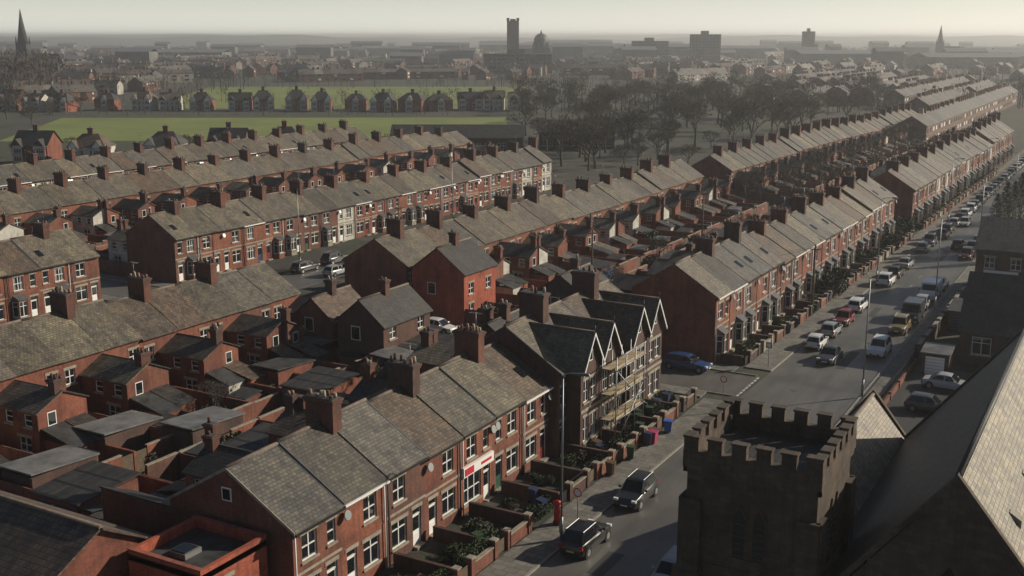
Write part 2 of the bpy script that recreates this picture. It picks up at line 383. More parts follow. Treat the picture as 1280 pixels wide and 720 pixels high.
TA=[house(w=4.4,e=6.8,r=9.6,seed=s,bay=True) for s in (21,22,23,24,25)]
TB=[house(w=4.4,e=6.8,r=9.6,seed=s,bay=True,mirror=True) for s in (31,32,33,34,35)]
def row(X,Y0,n,face,SA,SB,w,start=0,drift=0):
    g=1.0; left=random.randint(4,10)
    for i in range(n):
        left-=1
        if left<=0 and (i+start)%2==0: g=random.choice((.955,1.0,1.0,1.045)); left=random.randint(4,11)
        y=Y0+i*w; x=X+drift*(i*w)
        isA=(i+start)%2==0
        if face>0: me=random.choice(SA if isA else SB); loc=(x,y,0); rz=0
        else: me=random.choice(SB if isA else SA); loc=(x,y+w,0); rz=math.pi
        place(me,'terraced_house',loc,rz,(1,1,g+random.uniform(-.008,.01)))
endB=house(seed=40,mirror=True,end=True); shopm=house(seed=44,shop=True,mirror=True)
seq=[endB,A[2],B[0],A[0],shopm,A[5],B[3]]
for i,me in enumerate(seq): place(me,'terraced_house',(-38,43+i*4.3,0),0,(1,1,1+.012*(i%3-1)))
row(-35.5,104,19,1,TA,TB,4.4,1,.012)
row(-33.2,196,31,1,TA,TB,4.4,0,.01)
row(-85,46,10,-1,A,B,4.3,1)
row(-82,104.5,23,-1,A,B,4.3,0)
row(-80,214,42,-1,A,B,4.3,0,.03)
row(-110,62,7,1,A,B,4.3,1)
row(-110,104.5,25,1,A,B,4.3,0)
row(-157,100,33,-1,A,B,4.3)
row(-178,118,28,1,A,B,4.3)
# ------------------------------------------------------------------ villas with gabled bays
def villa(seed,mirror=False):
    rng=random.Random(seed); m=M(); w=4.8; D=9.5; e=6.9; r=9.9
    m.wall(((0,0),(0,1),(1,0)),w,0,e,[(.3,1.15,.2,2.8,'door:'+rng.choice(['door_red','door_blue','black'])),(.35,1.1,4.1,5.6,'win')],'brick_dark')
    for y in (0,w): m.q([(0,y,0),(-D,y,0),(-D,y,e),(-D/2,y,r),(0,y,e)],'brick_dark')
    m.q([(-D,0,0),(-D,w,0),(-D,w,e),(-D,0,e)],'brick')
    y0,y1=1.35,4.75; px=1.25; yc=(y0+y1)/2; ge=6.9; gr=9.5
    m.wall(((px,y0),(0,1),(1,0)),y1-y0,0,ge,[(.5,1.5,.9,2.9,'win'),(1.85,2.85,.9,2.9,'wincur'),(.5,1.5,4.1,5.9,'win'),(1.85,2.85,4.1,5.9,'win')],'brick_dark')
    m.q([(px,y0,ge),(px,y1,ge),(px,yc,gr)],'brick_dark')
    m.q([(0,y0,0),(px,y0,0),(px,y0,ge),(0,y0,ge)],'brick_dark'); m.q([(0,y1,0),(px,y1,0),(px,y1,ge),(0,y1,ge)],'brick_dark')
    m.box(px-.02,px+.04,yc-.3,yc+.3,7.3,8.2,'upvc'); m.box(px+.04,px+.05,yc-.23,yc+.23,7.38,8.12,'glass')
    m.box(px-.02,px+.05,y0,y1,3.35,3.6,'stone'); m.box(px-.02,px+.05,y0,y1,.5,.65,'stone')
    ov=.35; t=(gr-ge)/(yc-y0)
    for s in (-1,1):
        ye=yc+s*(yc-y0+.25); ze=ge-.25*t
        m.slab([(px+ov,ye,ze+.12),(-4.2,ye,ze+.12),(-4.2,yc,gr+.12),(px+ov,yc,gr+.12)],.1,'slate')
        m.hexa([(px+ov,ye,ze-.12),(px+ov+.06,ye,ze-.12),(px+ov+.06,yc,gr-.12),(px+ov,yc,gr-.12),(px+ov,ye,ze+.12),(px+ov+.06,ye,ze+.12),(px+ov+.06,yc,gr+.12),(px+ov,yc,gr+.12)],'upvc')
    m.tube((px+ov,yc,gr+.12),(-4.2,yc,gr+.12),.12,.12,6,'ridge_tile')
    m.tube((px+ov,yc,gr-.1),(px+ov,yc,gr+.7),.05,.03,5,'black')
    roofpair(m,D,e,r,0,w,'slate')
    if not mirror: chimney(m,-D/2,w,2.2,.95,r-1.3,r+1.8,rng,4,'brick_dark')
    m.box(-D-6,-D,2.2,w-.05,0,5.2,'brick'); m.slab([(-D-6.1,2.0,5.2),(-D,2.0,5.2),(-D,w,6.2),(-D-6.1,w,6.2)],.1,'slate')
    m.q([(-D-6,2.2,5.2),(-D-6,w-.05,5.2),(-D-6,w-.05,6.1)],'brick'); chimney(m,-D-5.5,w-.4,.8,.6,4.8,7.2,rng,2)
    m.box(-D-13,-D,0,.11,0,1.9,'brick'); m.box(-D-13,-D-12.8,.11,w,0,1.9,'brick')
    if mirror: m.v=[(a[0],w-a[1],a[2]) for a in m.v]
    return m.build('bay_fronted_house')
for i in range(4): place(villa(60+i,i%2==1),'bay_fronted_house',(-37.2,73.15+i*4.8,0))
# ------------------------------------------------------------------ bottom-left buildings
def sidehouse():
    m=M(); x0,x1=-62,-45.0; yr=36.2; z=7.2; e=4.6; y0=31; y1=40.6
    m.wall(((x0,y0),(1,0),(0,-1)),x1-x0,0,e,[(3,4.3,2.8,4.1,'win'),(8,9.3,2.8,4.1,'win'),(12,13.3,2.8,4.1,'win')],'brick')
    m.wall(((x0,y1),(1,0),(0,1)),x1-x0,0,e,[(3,4.3,2.8,4.1,'win')],'brick')
    for x in (x0,x1): m.q([(x,y0,0),(x,y1,0),(x,y1,e),(x,yr,z),(x,y0,e)],'brick')
    m.slab([(x0-.2,y0-.3,e),(x1+.3,y0-.3,e),(x1+.3,yr,z+.12),(x0-.2,yr,z+.12)],.12,'roof_brown')
    m.slab([(x0-.2,y1+.3,e),(x1+.3,y1+.3,e),(x1+.3,yr,z+.12),(x0-.2,yr,z+.12)],.12,'roof_brown')
    m.tube((x0-.2,yr,z+.12),(x1+.3,yr,z+.12),.15,.15,6,'ridge_tile')
    m.box(x1+.3,x1+.36,y0-.3,yr,e-.2,e-.05,'upvc')
    return m.build('brick_house')
place(sidehouse(),'brick_house')
def annex():
    m=M(); x0,x1,y0,y1,z=-44.4,-39.2,37.5,42.4,5.4
    m.wall(((x1,y0),(0,1),(1,0)),y1-y0,0,z,[(1,2.2,3.2,4.5,'win')],'brick_bright')
    m.wall(((x0,y0),(1,0),(0,-1)),x1-x0,0,z,[(1.5,2.7,2.6,3.9,'win')],'brick_bright')
    m.q([(x0,y0,0),(x0,y1,0),(x0,y1,z),(x0,y0,z)],'brick_bright'); m.q([(x0,y1,0),(x1,y1,0),(x1,y1,z),(x0,y1,z)],'brick_bright')
    m.q([(x0,y0,z-.35),(x1,y0,z-.35),(x1,y1,z-.35),(x0,y1,z-.35)],'flat_roof')
    t=.24
    for a in ((x0,x1,y0,y0+t),(x0,x1,y1-t,y1),(x0,x0+t,y0+t,y1-t),(x1-t,x1,y0+t,y1-t)): m.box(*a,z-.34,z+.25,'brick_bright')
    for a in ((x0-.03,x1+.03,y0-.03,y0+t+.03),(x0-.03,x1+.03,y1-t-.03,y1+.03)): m.box(*a,z+.25,z+.31,'brick_bright')
    m.box(x0+1.5,x0+2.7,y0+1.4,y0+2.6,z-.34,z-.05,'shed_roof'); m.box(x0+1.6,x0+2.6,y0+1.5,y0+2.5,z-.05,z+.0,'glass')
    return m.build('brick_annex')
place(annex(),'brick_annex')
def garage(w,d,h,wall,roof,seed):
    m=M(); m.box(0,w,0,d,0,h,wall)
    m.slab([(-.15,-.15,h+.02),(w+.15,-.15,h+.02),(w+.15,d+.15,h+.4),(-.15,d+.15,h+.4)],.12,roof)
    m.box(.5,w-.5,-.03,0,.05,h-.4,'upvc' if seed%2 else 'door_blue')
    for k in range(5): m.box(.5,w-.5,-.05,-.03,.3+k*.35,.33+k*.35,'galv')
    return m.build('garage')
G=[garage(3,5,2.3,'brick','flat_roof',0),garage(3.2,5.5,2.4,'brick_dark','shed_roof',1),garage(4.4,5,2.5,'brick','slate_dark',2)]
rg=random.Random(3)
for (x,y) in [(-52,49),(-57,57),(-64,52),(-66,60),(-55,66),(-63,71),(-56,82),(-62,86),(-66,79),(-68,88),(-52,88),(-61,64),(-54,118),(-56,140),(-60,130),(-57,160),(-62,45),(-56,42),(-70,44)]:
    place(rg.choice(G),'garage',(x,y,0),rg.choice([0,math.pi/2,math.pi]),(1,1,1))
def block(w,d,e,r,wall,roof,ops=True,ch=True):
    m=M(); rng=random.Random(int(w*10+d))
    o=[(1,2.1,3.4,4.7,'win'),(1,2.1,.9,2.3,'win'),(d-2.2,d-1.1,3.4,4.7,'win')] if ops and d>4.5 else []
    m.wall(((w,0),(0,1),(1,0)),d,0,e,o,wall)
    m.q([(0,0,0),(0,d,0),(0,d,e),(0,0,e)],wall)
    for y in (0,d): m.q([(0,y,0),(w,y,0),(w,y,e),(w/2,y,r),(0,y,e)],wall)
    if ops:
        m.box(w*.3,w*.3+1.1,-.04,-.003,3.2,4.6,'upvc'); m.box(w*.3+.08,w*.3+1.02,-.05,-.04,3.28,4.52,'glass')
    t=(r-e)/(w/2)
    for s,xe in ((1,w+.3),(-1,-.3)): m.slab([(xe,-.2,e-.3*t+.1),(xe,d+.2,e-.3*t+.1),(w/2,d+.2,r+.1),(w/2,-.2,r+.1)],.1,roof)
    m.tube((w/2,-.2,r+.1),(w/2,d+.2,r+.1),.12,.12,6,'ridge_tile')
    if ch: chimney(m,w*.5,d*.5,.9,.7,r-.6,r+1.3,rng,2)
    return m.build('brick_house')
for (x,y,w,d,e,r,wl,rf) in [(-67,84,5.5,8,5.0,7.2,'brick_dark','slate_dark'),(-72,104.2,7,7,6,8.6,'brick_bright','slate_dark'),(-53,85,5,6,4.6,6.4,'brick_dark','slate_dark'),(-56,104.5,6,7,5,7,'brick_dark','slate_dark'),(-73,92-7.5,5,6,4.6,6.6,'brick','slate')]:
    place(block(w,d,e,r,wl,rf),'brick_house',(x,y,0))
# ------------------------------------------------------------------ ground & roads
def sheet(name,pts,z,mi):
    m=M(); m.q([(p[0],p[1],z) for p in pts],mi); return place(m.build(name),name)
sheet('ground',[(-25000,-25000),(25000,-25000),(25000,25000),(-25000,25000)],0,'ground')
sheet('yard_ground',[(-200,20),(-32,20),(-32,420),(-90,400),(-200,245)],.004,'yard')
m=M()
m.q([(-30,0,.012),(-20.2,0,.012),(-20.2,900,.012),(-27,900,.012),(-28.2,300,.012),(-29.6,100,.012)],'asphalt')
place(m.build('main_road'),'main_road')
sheet('side_road',[(-320,94.6),(-30,94.6),(-30,101.6),(-320,101.6)],.010,'asphalt')
for X in (-97.5,-167.5): sheet('back_street',[(X-4,40),(X+4,40),(X+4,250),(X-4,250)],.008,'asphalt')
sheet('back_alley',[(-62.6,40),(-60.3,40),(-60.3,92),(-62.6,92)],.008,'asphalt_lot')
sheet('back_alley',[(-60.4,104),(-57.6,104),(-57.6,300),(-60.4,300)],.008,'asphalt_lot')
sheet('car_park',[(-18.1,76),(30,76),(30,113),(-18.1,113)],.008,'asphalt_lot')
m=M()
def strip(m,a,b,w0,w1,z0,z1,mi):
    m.hexa([(a[0]+w0,a[1],z0),(a[0]+w1,a[1],z0),(b[0]+w1,b[1],z0),(b[0]+w0,b[1],z0),(a[0]+w0,a[1],z1),(a[0]+w1,a[1],z1),(b[0]+w1,b[1],z1),(b[0]+w0,b[1],z1)],mi)
for a,b in (((-30,20),(-29.65,92.6)),((-29.5,103.8),(-28.2,300)),((-28.2,300),(-27,900))):
    strip(m,a,b,-2.7,-.15,0,.12,'paving'); strip(m,a,b,-.15,0,0,.125,'kerb')
place(m.build('pavement'),'pavement')
m=M(); m.box(-20.05,-18.2,20,900,0,.12,'paving'); m.box(-20.2,-20.05,20,900,0,.125,'kerb'); place(m.build('pavement'),'pavement')
m=M()
for y0,y1,k in ((92.75,94.5,1),(101.7,103.6,0)):
    m.box(-160,-32.75,y0,y1,0,.12,'paving'); ky=(y1,y1+.12) if k else (y0-.12,y0); m.box(-160,-30.3,ky[0],ky[1],0,.125,'kerb')
place(m.build('pavement'),'pavement')
m=M()
for k in range(8): m.box(-30.1,-29.9,94.8+k*.85,94.8+k*.85+.55,.0135,.017,'white_paint')
for y in (150,156.5,163): m.box(-24.93,-24.87,y,y+1.6,.013,.016,'white_paint')
place(m.build('road_markings'),'road_markings')
m=M()
for x,y,w,l in ((-27,57,1.1,3.4),(-23.6,72,.9,5),(-26.2,88,1.2,2.2),(-24.5,108,1.0,7),(-26.4,131,.8,5),(-23.4,150,1.1,6),(-25.2,170,1.0,9)): m.q([(x,y,.0165),(x+w,y,.0165),(x+w,y+l,.0165),(x,y+l,.0165)],'asphalt_lot')
for x,y in ((-25.5,64),(-24,80),(-26,99),(-25,121),(-24.2,142)): m.tube((x,y,.01),(x,y,.02),.33,.33,14,'lead',smooth=False)
place(m.build('road_patches'),'road_patches')
# ------------------------------------------------------------------ front garden walls, hedges
def leafmesh(name,fn,n,mi,size,seed):
    rng=random.Random(seed); m=M()
    for _ in range(n):
        p=fn(rng); s=size*rng.uniform(.6,1.3)
        a=Vector((rng.gauss(0,1),rng.gauss(0,1),rng.gauss(0,1))).normalized(); b=a.cross(Vector((rng.gauss(0,1),rng.gauss(0,1),rng.gauss(0,1)))).normalized()
        p=Vector(p); m.q([p-a*s,p+b*s*.6,p+a*s,p-b*s*.6],mi)
    return m
def bushfn(rx,ry,rz):
    lob=[]
    def f(rng):
        if not lob:
            for _ in range(7): lob.append((rng.uniform(-.55,.55)*rx,rng.uniform(-.55,.55)*ry,rng.uniform(.35,.9)*rz,rng.uniform(.35,.6)))
        c=rng.choice(lob); v=Vector((rng.gauss(0,1),rng.gauss(0,1),rng.gauss(0,1))).normalized()*(rng.random()**.35)
        return (c[0]+v.x*rx*c[3],c[1]+v.y*ry*c[3],max(.03,c[2]+v.z*rz*c[3]))
    return f
BUSH=[leafmesh('b',bushfn(1.1,1.3,1.1),900,mi,.13,s).build('garden_bush') for s,mi in ((1,'leaf'),(2,'leaf_dark'),(3,'twig'))]
def hedgefn(L,w,h):
    def f(rng):
        k=rng.random(); x=rng.uniform(-w/2,w/2); y=rng.uniform(0,L); z=rng.uniform(.05,h)
        if k<.4: x=(w/2)*rng.choice((-1,1))+rng.gauss(0,.05)
        elif k<.7: z=h+rng.gauss(0,.07)
        return (x,y,z)
    return f
HEDGE=[leafmesh('h',hedgefn(3.6,.8,h),1300,mi,.12,s).build('hedge') for s,h,mi in ((4,1.4,'leaf_dark'),(5,1.7,'leaf'))]
def gwall(L,kind):
    m=M(); g=1.1
    mi={0:'brick',1:'brick_dark',2:'stone'}[kind]
    m.box(-.11,.11,g,L,0,.85,mi); m.box(-.15,.15,g,L,.85,.93,'stone')
    for y in (g,L-.4 if L>2 else L):
        m.box(-.2,.2,y-.02,y+.38,0,1.25,mi); m.box(-.24,.24,y-.06,y+.42,1.25,1.35,'stone')
    if kind==1:
        for k in range(int((L-g-.8)/.16)): m.tube((0,g+.5+k*.16,.93),(0,g+.5+k*.16,1.4),.015,.015,3,'black')
        m.box(-.02,.02,g+.4,L-.4,1.36,1.4,'black')
    m.box(-.02,.02,.05,g-.05,.1,.95,'black' if kind else 'wood')
    return m.build('garden_wall')
GW=[gwall(4.3,k) for k in range(3)]
def dwall(L):
    m=M(); m.box(-L,0,-.1,.1,0,.95,'brick_dark'); m.box(-L,0,-.13,.13,.95,1.02,'brick_dark'); return m.build('garden_wall')
DW=dwall(4.6); DW2=dwall(2.3)
rg=random.Random(11)
for i in range(11):
    y=43+i*4.42
    if i!=4: place(GW[rg.choice([0,0,1,2])],'garden_wall',(-32.85,y,0))
    place(DW,'garden_wall',(-33.0,y+.02,0))
    if rg.random()<.75: place(rg.choice(HEDGE),'hedge',(-33.5,y+1.0,0),0,(1,.8,rg.uniform(.6,1)))
    for _ in range(3):
        if rg.random()<.7: place(rg.choice(BUSH),'garden_bush',(rg.uniform(-36.2,-34.2),y+rg.uniform(1.6,3.4),0),rg.uniform(0,6),(rg.uniform(.4,.9),)*3)
for i in range(42):
    y=104.4+i*4.4
    if 187<y<195: continue
    xx=-32.4+(y-104)*.012
    place(GW[rg.choice([0,0,1,2])],'garden_wall',(xx,y,0))
    place(DW2,'garden_wall',(xx-.2,y+.02,0))
    if rg.random()<.4: place(rg.choice(HEDGE),'hedge',(xx-.6,y+1.0,0),0,(1,.8,rg.uniform(.6,1.0)))
    if rg.random()<.4: place(rg.choice(BUSH),'garden_bush',(xx-1.3,y+rg.uniform(1,3.4),0),rg.uniform(0,6),(rg.uniform(.4,.9),)*3)
for (x,y,s) in ((-33,139,1.7),(-33,142,1.9),(-33.2,145.5,1.8),(-33,163,1.5),(-32.6,176,1.9),(-33,190,2.2),(-34,193,1.8)):
    place(rg.choice(BUSH[:2]),'garden_bush',(x,y,0),rg.uniform(0,6),(s*.9,s,s))
for _ in range(150):
    x,y=rg.choice([(rg.uniform(-62,-52),rg.uniform(45,92)),(rg.uniform(-74,-63),rg.uniform(46,92)),(rg.uniform(-60,-50),rg.uniform(106,190)),(rg.uniform(-134,-124),rg.uniform(105,210)),(rg.uniform(-70,-60),rg.uniform(106,200))])
    s=rg.uniform(.5,1.5); place(rg.choice(BUSH),'garden_bush',(x,y,0),rg.uniform(0,6),(s,s,s*rg.uniform(.8,1.4)))
# ------------------------------------------------------------------ bare trees
def baretree(seed,h=12,levels=5,twigs=7,spread=.6):
    rng=random.Random(seed); m=M()
    def br(p,d,L,r,lv):
        q=p+d*L
        m.tube(p,q,r,r*.68,5 if lv>3 else 3,'bark',caps=False)
        if lv==0:
            for _ in range(twigs):
                t=(d+Vector((rng.gauss(0,.6),rng.gauss(0,.6),rng.gauss(.1,.5)))).normalized()
                e=q+t*L*rng.uniform(.7,1.4); s=Vector((rng.gauss(0,1),rng.gauss(0,1),rng.gauss(0,1))).normalized()*.045
                m.q([q-s,q+s,e],'twig')
            return
        n=3 if rng.random()<.7 else 2
        if lv==levels: n=4
        for _ in range(n):
            nd=(d+Vector((rng.gauss(0,spread),rng.gauss(0,spread),rng.gauss(.12,.3)))).normalized()
            br(p+d*L*rng.uniform(.65,1.0),nd,L*rng.uniform(.62,.85),r*.62,lv-1)
    br(Vector((0,0,0)),Vector((rng.gauss(0,.04),rng.gauss(0,.04),1)).normalized(),h*.26,h*.022,levels)
    return m
BT=[baretree(s,h).build('bare_tree') for s,h in ((1,12),(2,14),(3,11),(4,13))]
ca,sa=math.cos(math.radians(29.44)),math.sin(math.radians(29.44))
def SG(R,D): return (ca*R-sa*D, sa*R+ca*D)   # survey grid of the outer district, rotated from the street grid
def conifer(seed,h=8,r=1.6):
    rng=random.Random(seed); m=M(); m.tube((0,0,0),(0,0,h*.9),.16,.03,6,'bark')
    for _ in range(1600):
        z=rng.random()**.8*h; rr=r*(1-z/h)**.7*(rng.random()**.3)*rng.uniform(.75,1.1); t=rng.uniform(0,6.28)
        p=Vector((rr*math.cos(t),rr*math.sin(t),z+.3)); s=.2*rng.uniform(.6,1.3)
        a=Vector((math.cos(t),math.sin(t),rng.uniform(-.2,.9))).normalized(); b=a.cross(Vector((0,0,1))).normalized()
        m.q([p-a*s,p+b*s*.5,p+a*s,p-b*s*.5],'leaf_dark')
    return m.build('conifer_tree')
CN=[conifer(1),conifer(2,9,2.2)]
for x,y,s in ((-18.2,178,1),(-17.4,182,1.15),(-17.6,172,.8),(-16.8,187,1.1),(-128,150,.8),(-56,112,.6),(-17,200,1.1)): place(rg.choice(CN),'conifer_tree',(x,y,0),rg.uniform(0,6),(s*1.2,s*1.2,s))
for (x,y,s) in ((-56,75,.42),(-66,66,.38),(-70,98,.3),(-57,126,.4),(-60,150,.45),(-54,170,.5),(-126,130,.5),(-127,170,.5),(-62,205,.8),(-58,212,.9),(-52,200,.7),(-47,193,.6),(-66,208,.8),(-55,225,.8),(-60,240,.9),(-50,236,.7),(-58,262,.8),(-57,280,.9),(-52,300,.8),(-60,320,.9),(-18,215,.9),(-17,235,1),(-17,260,1),(-17,290,1)):
    place(rg.choice(BT),'bare_tree',(x,y,0),rg.uniform(0,6),(s,s,s))
n=0
while n<165:
    R=rg.uniform(2,185); D=rg.uniform(270,600)
    x,y=SG(R,D)
    if x>-97: continue
    if x>-122 and y<222: continue
    if R<25 and D>380 and rg.random()<.6: continue
    s=rg.uniform(.55,1.4)
    place(rg.choice(BT),'bare_tree',(x,y,0),rg.uniform(0,6),(s*1.1,s*1.1,s)); n+=1
for _ in range(26):
    R=rg.uniform(-190,-10); D=rg.uniform(300,330); x,y=SG(R,D)
    if x>-190: continue
    s=rg.uniform(.3,.55); place(rg.choice(BT),'bare_tree',(x,y,0),rg.uniform(0,6),(s*1.1,s*1.1,s))
for _ in range(30):
    R=rg.uniform(-250,-170); D=rg.uniform(300,480); x,y=SG(R,D); s=rg.uniform(.6,1.1)
    place(rg.choice(BT),'bare_tree',(x,y,0),rg.uniform(0,6),(s*1.1,s*1.1,s))
m=M(); rt=random.Random(5)
def lowtree(m,x,y,h,rt,n=70,mi='twig'):
    m.tube((x,y,0),(x,y,h*.5),h*.025,h*.015,3,'bark',caps=False)
    rx=h*rt.uniform(.32,.5)
    lob=[(rt.uniform(-.5,.5)*rx,rt.uniform(-.5,.5)*rx,h*rt.uniform(.4,.8),rx*rt.uniform(.4,.7)) for _ in range(5)]
    for _ in range(n):
        c=rt.choice(lob); v=Vector((rt.gauss(0,1),rt.gauss(0,1),rt.gauss(0,1))).normalized()*(rt.random()**.4)*c[3]
        p=Vector((x+c[0]+v.x,y+c[1]+v.y,max(.5,c[2]+v.z))); s=h*.05*rt.uniform(.5,1.5)
        a=Vector((rt.gauss(0,.5),rt.gauss(0,.5),1)).normalized(); b=a.cross(Vector((rt.gauss(0,1),rt.gauss(0,1),.1))).normalized()
        m.q([p-a*s,p+b*s*.45,p+a*s],mi)
def infield(R,D):
    return (345<D<490 and -170<R<5) or (500<D<765 and -165<R<14)
cnt=0
while cnt<2600:
    D=480*math.exp(rt.random()*1.9); R=rt.uniform(-.52,.52)*D
    if infield(R,D): continue
    cl=math.sin(R*.021+1.3)+math.sin(D*.013+R*.008)+math.sin(R*.05-D*.02)
    if cl<rt.uniform(-2.2,1.0): continue
    x,y=SG(R,D)
    if -34<x<-12: continue
    lowtree(m,x,y,rt.uniform(7,14)*(1 if D<1200 else 1.1),rt,50 if D<1000 else 26,'twig' if rt.random()<.8 else 'leaf_dark'); cnt+=1
for _ in range(90):
    R=rt.uniform(-250,40); x,y=SG(R,rt.uniform(700,775)); lowtree(m,x,y,rt.uniform(6,12),rt,60)
for _ in range(90):
    R=rt.choice([-150,-95,-60,-20,5])+rt.gauss(0,12); x,y=SG(R,rt.uniform(515,570)); lowtree(m,x,y,rt.uniform(4,9),rt,60)
for _ in range(80):
    R=rt.uniform(-240,0); x,y=SG(R,rt.uniform(462,488)); lowtree(m,x,y,rt.uniform(2.5,6),rt,50)
for _ in range(150):
    D=rt.uniform(560,900); R=-D*rt.uniform(.40,.5); x,y=SG(R,D); lowtree(m,x,y,rt.uniform(15,25),rt,110)
place(m.build('distant_trees'),'distant_trees')
sheet('grass_field',[SG(-160,350),SG(-2,358),SG(-2,455),SG(-180,452)],.02,'grass')
sheet('grass_field',[SG(-165,512),SG(10,512),SG(10,735),SG(-195,735)],.02,'grass')
# ------------------------------------------------------------------ distant houses (one object)
m=M(); rh=random.Random(21)
def far_terrace(m,x,y,ang,n,w,rh,e,r,dp):
    c,s=math.cos(ang),math.sin(ang)
    T=lambda a,b,z:(x+a*c-b*s,y+a*s+b*c,z)
    L=n*w
    base=len(m.v)
    m.v+=[T(0,0,0),T(L,0,0),T(L,dp,0),T(0,dp,0),T(0,0,e),T(L,0,e),T(L,dp,e),T(0,dp,e),T(0,dp/2,r),T(L,dp/2,r)]
    for f in ((0,1,5,4),(2,3,7,6),(1,2,6,9,5),(3,0,4,8,7)): m.f.append(tuple(base+i for i in f)); m.m.append('brick_far'); m.sm.append(False)
    for i in range(n):
        a0,a1=i*w,(i+1)*w
        m.q([T(a0,-.4,e-.1),T(a1,-.4,e-.1),T(a1,dp/2,r+.1),T(a0,dp/2,r+.1)],'roof_far'); m.q([T(a0,dp+.4,e-.1),T(a1,dp+.4,e-.1),T(a1,dp/2,r+.1),T(a0,dp/2,r+.1)],'roof_far')
        if rh.random()<.7:
            p=[T(a1-.5,dp/2-.7,r-.5),T(a1+.4,dp/2-.7,r-.5),T(a1+.4,dp/2+.7,r-.5),T(a1-.5,dp/2+.7,r-.5)]
            m.hexa(p+[(q[0],q[1],r+1.4) for q in p],'brick_far')
        for zz in (1.2,3.9):
            if e<zz+1: continue
            for yy in (-.04,dp+.04): m.q([T(a0+w*.3,yy,zz),T(a0+w*.65,yy,zz),T(a0+w*.65,yy,zz+1.2),T(a0+w*.3,yy,zz+1.2)],rh.choice(['glass','upvc','glass']))
for it in range(820):
    D=(520*math.exp(rh.random()*1.7)) if it<430 else rh.uniform(850,2600); R=rh.uniform(-.52,.52)*D
    n=rh.choice([1,1,2,2,3,4,6,8,12])
    if any(infield(R+k,D+j) for k in (-50,0,50) for j in (-20,0,20)): continue
    x,y=SG(R,D)
    if -42<x<-8: continue
    if -.05*D<R<.22*D and D<760: continue
    if R>.16*D: ang=math.pi/2
    else: ang=rh.uniform(0,3.14)
    if -70<x<-20 and ang<2 and abs(ang-math.pi/2)>.1: continue
    far_terrace(m,x,y,ang,n,rh.choice([5,6,9]),rh,rh.uniform(5,6.5),rh.uniform(7.6,9.6),rh.uniform(8,10))
for X,Y0,n in ((-150,640,30),(-165,660,30),(-190,700,30),(-57,350,50),(-75,460,40),(-95,520,40),(-120,560,36)):
    far_terrace(m,X,Y0,math.pi/2,n,5,rh,6,8.8,9)
bl=[(420,1150,90,60,11),(330,1300,120,60,12),(560,1400,110,70,12),(640,1300,60,50,10),(250,1700,140,50,14),(150,1500,90,40,18),(130,1350,40,30,16),(-500,1500,120,50,11),(-250,1900,150,50,12),(700,1750,160,60,12),(-60,2100,200,60,16),(60,2400,150,60,20)]
for _ in range(80):
    D=rh.uniform(1100,2900); bl.append((rh.uniform(-.45,.5)*D,D,rh.uniform(14,60),rh.uniform(12,30),rh.uniform(8,20)))
for R,D,w,d,h in bl:
    x,y=SG(R,D); c,s=math.cos(.51),math.sin(.51)
    T=lambda a,b,z:(x+a*c-b*s,y+a*s+b*c,z)
    m.hexa([T(0,0,0),T(w,0,0),T(w,d,0),T(0,d,0),T(0,0,h),T(w,0,h),T(w,d,h),T(0,d,h)],'distant_concrete')
    m.slab([T(-1,-1,h+.2),T(w+1,-1,h+.2),T(w+1,d/2,h+4),T(-1,d/2,h+4)],.3,'shed_roof'); m.slab([T(-1,d+1,h+.2),T(w+1,d+1,h+.2),T(w+1,d/2,h+4),T(-1,d/2,h+4)],.3,'shed_roof')
place(m.build('distant_houses'),'distant_houses')
# ------------------------------------------------------------------ semi detached houses by the fields
def semi(seed):
    rng=random.Random(seed); m=M(); W=10.5; D=8; e=5.2; r=8.2+.5*(seed%3)
    wl='render_white' if seed%3==1 else 'brick'; rfm='slate' if seed in (1,4) else 'slate_dark'
    m.wall(((0,0),(1,0),(0,-1)),W,0,e,[(3.5,4.4,3,4.2,'win nolin'),(6.1,7,3,4.2,'win nolin'),(3.6,4.5,.1,2.2,'door:door_red'),(6.0,6.9,.1,2.2,'door:door_blue')],wl)
    m.q([(0,0,0),(0,D,0),(0,D,e),(0,0,e)],wl); m.q([(W,0,0),(W,D,0),(W,D,e),(W,0,e)],wl); m.q([(0,D,0),(W,D,0),(W,D,e),(0,D,e)],wl)
    hip=3 if seed%2 else 0; o=.4
    a,b=(hip-(0 if hip else o),D/2,r),(W-hip+(0 if hip else o),D/2,r)
    c=[(-o,-o,e),(W+o,-o,e),(W+o,D+o,e),(-o,D+o,e)]
    m.q([c[0],c[1],b,a],rfm); m.q([c[2],c[3],a,b],rfm)
    if hip: m.q([c[1],c[2],b],rfm); m.q([c[3],c[0],a],rfm)
    else:
        for x in (0,W): m.q([(x,0,e),(x,D,e),(x,D/2,r-.15)],wl)
    for y0 in ((.3,W-3.3) if seed!=3 else (W/2-1.5,)):
        m.wall(((y0,-.9),(1,0),(0,-1)),3.0,0,e,[(.4,2.6,.8,2.2,'wintop nolin'),(.4,2.6,3.1,4.4,'wintop nolin')],'render_white')
        m.q([(y0,-.9,e),(y0+3,-.9,e),(y0+1.5,-.9,e+1.8)],'upvc' if seed%2 else 'brick_dark')
        m.q([(y0,-.9,0),(y0,0,0),(y0,0,e),(y0,-.9,e)],wl); m.q([(y0+3,-.9,0),(y0+3,0,0),(y0+3,0,e),(y0+3,-.9,e)],wl)
        for s in (-1,1):
            xe=y0+1.5+s*1.8; m.slab([(xe,-1.3,e-.3),(xe,2.5,e-.3),(y0+1.5,2.5,e+1.95),(y0+1.5,-1.3,e+1.95)],.12,rfm)
    chimney(m,W/2,D/2,1.4,.8,r-.5,r+1.5,rng,3)
    return m.build('semi_detached_house')
S=[semi(k) for k in range(6)]
R=-238
